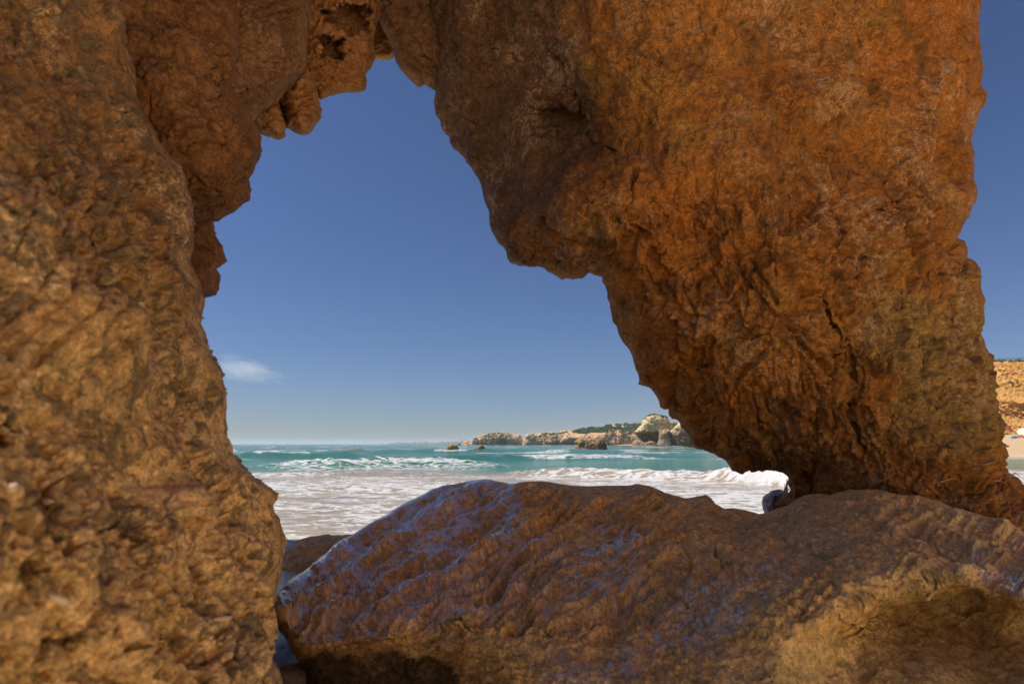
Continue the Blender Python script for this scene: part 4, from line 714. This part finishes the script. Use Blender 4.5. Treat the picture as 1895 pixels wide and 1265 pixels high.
th = np.linspace(0, 2 * math.pi, 20, endpoint=False); Vb = np.concatenate([np.stack([rr * np.cos(th) * 1.5, rr * np.sin(th) * .8, z_ + .05 * np.sin(th * 2)], 1) for rr, z_ in ((.30, 0), (.36, .15), (.33, .34), (.28, .42), (.25, .40), (.25, .2))]) + gb
add_mesh('body', Vb, [(i * 20 + j, i * 20 + (j + 1) % 20, (i + 1) * 20 + (j + 1) % 20, (i + 1) * 20 + j) for i in range(5) for j in range(20)] + [tuple(range(20))[::-1]], M['blue'], bag)
for dy in (-.14, .14): add_mesh('handle', *tube([gb + (-.2, dy, .38), gb + (-.12, dy, .58), gb + (.12, dy, .58), gb + (.2, dy, .38)], .02), M['blue'], bag)
um = tag(empty('beach_parasol', tuple(g1 + (2.2, 1.2, 0))), 'cream beach parasol tilted low over the bathers', 'parasol'); bu = np.array(um.location); ax = np.array((-.35, -.45, .82)); ax /= np.linalg.norm(ax); e1 = np.cross(ax, (0, 1, 0)); e1 /= np.linalg.norm(e1); e2 = np.cross(ax, e1); tp = bu + ax * 1.75
V, F = [], []; nn = 32
for i, (rr, hz) in enumerate(((.02, 0), (.4, -.03), (.8, -.13), (1.15, -.32), (1.35, -.52), (1.36, -.66), (1.33, -.66), (1.13, -.35), (.78, -.16), (.03, -.04))):
    for j in range(nn): q = 2 * math.pi * j / nn; sc_ = 1 - .035 * abs(math.sin(4 * q)); V.append(tp + ax * hz + (e1 * math.cos(q) + e2 * math.sin(q)) * rr * sc_)
F = [(i * nn + j, i * nn + (j + 1) % nn, (i + 1) * nn + (j + 1) % nn, (i + 1) * nn + j) for i in range(9) for j in range(nn)]
add_mesh('canopy', V, F, M['cream'], um); add_mesh('pole', *tube([bu - ax * .1, tp + ax * .12], .025), M['white'], um)

# ------------------------------------------------------------------ cloud and haze
cb = px2w(452, 684, 9000.); cl_ = empty('cloud', tuple(cb)); bpy.data.objects.remove(cl_)
Vc, Fc = blob((0, 0, 0), (980, 400, 360), 7, .0, 16); mc = bpy.data.meshes.new('cloud'); mc.from_pydata([tuple(v) for v in Vc], [], Fc); cl_ = bpy.data.objects.new('cloud', mc); COL.objects.link(cl_); cl_.location = cb; cl_.rotation_euler = (0, radians(12), 0)
m_ = bpy.data.materials.new('thin_cloud'); m_.use_nodes = True; t_ = m_.node_tree; t_.nodes.clear(); o_ = t_.nodes.new('ShaderNodeOutputMaterial'); pv = t_.nodes.new('ShaderNodeVolumePrincipled'); t_.links.new(pv.outputs[0], o_.inputs['Volume'])
tc = t_.nodes.new('ShaderNodeTexCoord'); mp = t_.nodes.new('ShaderNodeMapping'); mp.inputs['Scale'].default_value = (.0016, .003, .0060); t_.links.new(tc.outputs['Object'], mp.inputs['Vector']); no = t_.nodes.new('ShaderNodeTexNoise'); no.inputs['Scale'].default_value = 1.6; no.inputs['Detail'].default_value = 6; no.inputs['Roughness'].default_value = .72; no.inputs['Distortion'].default_value = .5; t_.links.new(mp.outputs[0], no.inputs['Vector'])
m2_ = t_.nodes.new('ShaderNodeMapping'); m2_.inputs['Scale'].default_value = (1 / 980, 1 / 400, 1 / 360); t_.links.new(tc.outputs['Object'], m2_.inputs['Vector']); ln = t_.nodes.new('ShaderNodeVectorMath'); ln.operation = 'LENGTH'; t_.links.new(m2_.outputs[0], ln.inputs[0])
mr = t_.nodes.new('ShaderNodeMapRange'); mr.inputs[1].default_value = .15; mr.inputs[2].default_value = 1.0; mr.inputs[3].default_value = .62; mr.inputs[4].default_value = 0; t_.links.new(ln.outputs['Value'], mr.inputs[0])
ad = t_.nodes.new('ShaderNodeMath'); ad.operation = 'ADD'; t_.links.new(mr.outputs[0], ad.inputs[0]); t_.links.new(no.outputs['Fac'], ad.inputs[1]); m3_ = t_.nodes.new('ShaderNodeMapRange'); m3_.inputs[1].default_value = .80; m3_.inputs[2].default_value = 1.25; m3_.inputs[4].default_value = .0027; t_.links.new(ad.outputs[0], m3_.inputs[0]); t_.links.new(m3_.outputs[0], pv.inputs['Density'])
pv.inputs['Color'].default_value = (1, 1, 1, 1); mc.materials.append(m_)
tag(cl_, 'small thin white cloud low over the horizon', 'cloud', kind='stuff')
hz = bpy.data.meshes.new('haze'); V, F = box((0, 0, -4), 31000, 31000, 70); hz.from_pydata([tuple(v) for v in V], [], F); ho = bpy.data.objects.new('haze', hz); COL.objects.link(ho)
m_ = bpy.data.materials.new('sea_air'); m_.use_nodes = True; t_ = m_.node_tree; t_.nodes.clear(); o_ = t_.nodes.new('ShaderNodeOutputMaterial'); pv = t_.nodes.new('ShaderNodeVolumePrincipled'); t_.links.new(pv.outputs[0], o_.inputs['Volume']); pv.inputs['Density'].default_value = 1.2e-4; pv.inputs['Color'].default_value = (.80, .86, .94, 1); hz.materials.append(m_)
tag(ho, 'thin blue sea haze that fades the far coast', 'haze', kind='stuff')

# ------------------------------------------------------------------ spray
M['foam'] = simple_mat('sea_foam', (.50, .50, .51), .9)
def spray(name, plumes, seed, label, n, size):
    rr = np.random.default_rng(seed); V = []
    for c, wd, ht, lean in plumes:
        a = rr.normal(size=(n, 3)) * .42; q = rr.random(n) ** 1.7; p = np.asarray(c) + np.c_[a[:, 0] * wd * (1 - .45 * q) + lean * q * wd, a[:, 1] * wd * .5, q * ht * (.55 + .45 * np.abs(rr.normal(size=n)).clip(0, 1.6) / 1.2)]
        s_ = size * (.5 + rr.random((n, 1))) * (1 - .6 * q[:, None]); t = rr.normal(size=(n, 4, 3)); t /= np.linalg.norm(t, axis=2, keepdims=True); V.append((p[:, None] + t * s_[:, None]).reshape(-1, 3))
    V = np.concatenate(V); i = np.arange(len(V)).reshape(-1, 4); F = np.concatenate([i[:, [0, 1, 2]], i[:, [0, 2, 3]], i[:, [0, 3, 1]], i[:, [1, 3, 2]]])
    return tag(add_mesh(name, V, F, M['foam'], smooth=False), label, 'spray', kind='stuff')
def W(x, y, D): return px2w(x, y, D)
spray('spray', [(W(1232, 825.5, 251), 3.4, 4.6, .1), (W(1184, 825.5, 252), 3.6, 1.4, .9), (W(1205, 826, 251), 4, .5, 0), (W(1250, 826, 251), 6, .5, 0)], 601, 'white spray bursting against the foot of the sea stack', 1000, .11)
spray('spray', [(W(626, 834, 112), 1.6, .75, -.2), (W(634, 834, 111), 1.3, .5, 0), (W(671, 834, 112), .9, .9, .3), (W(676, 834, 111), 1.3, .5, .4), (W(652, 834.6, 111), 2.2, .2, 0)], 602, 'white spray on both sides of the reddish rock awash', 900, .06)
spray('spray', [(W(887, 836, 91.5), 1.2, .35, 0), (W(858, 836.5, 91), 1.2, .2, 0), (W(1078, 832.5, 109), 2.2, .4, 0), (W(1063, 832.5, 110), .6, .6, -.3)], 603, 'low line of foam washing round the brown sea rocks', 700, .05)
cp = []
for k, x in enumerate(np.linspace(1300, 1475, 26)):
    D = 19.5 - 1.2 * (x - 1420) / 100 - .25; cp.append((W(x, 0, D) * (1, 1, 0) + (0, 0, .12), .30, .32 * (1 if x > 1380 else .6), 0))
spray('spray', cp, 604, 'tumbling white crest of the wave breaking under the arch pillar', 420, .022)
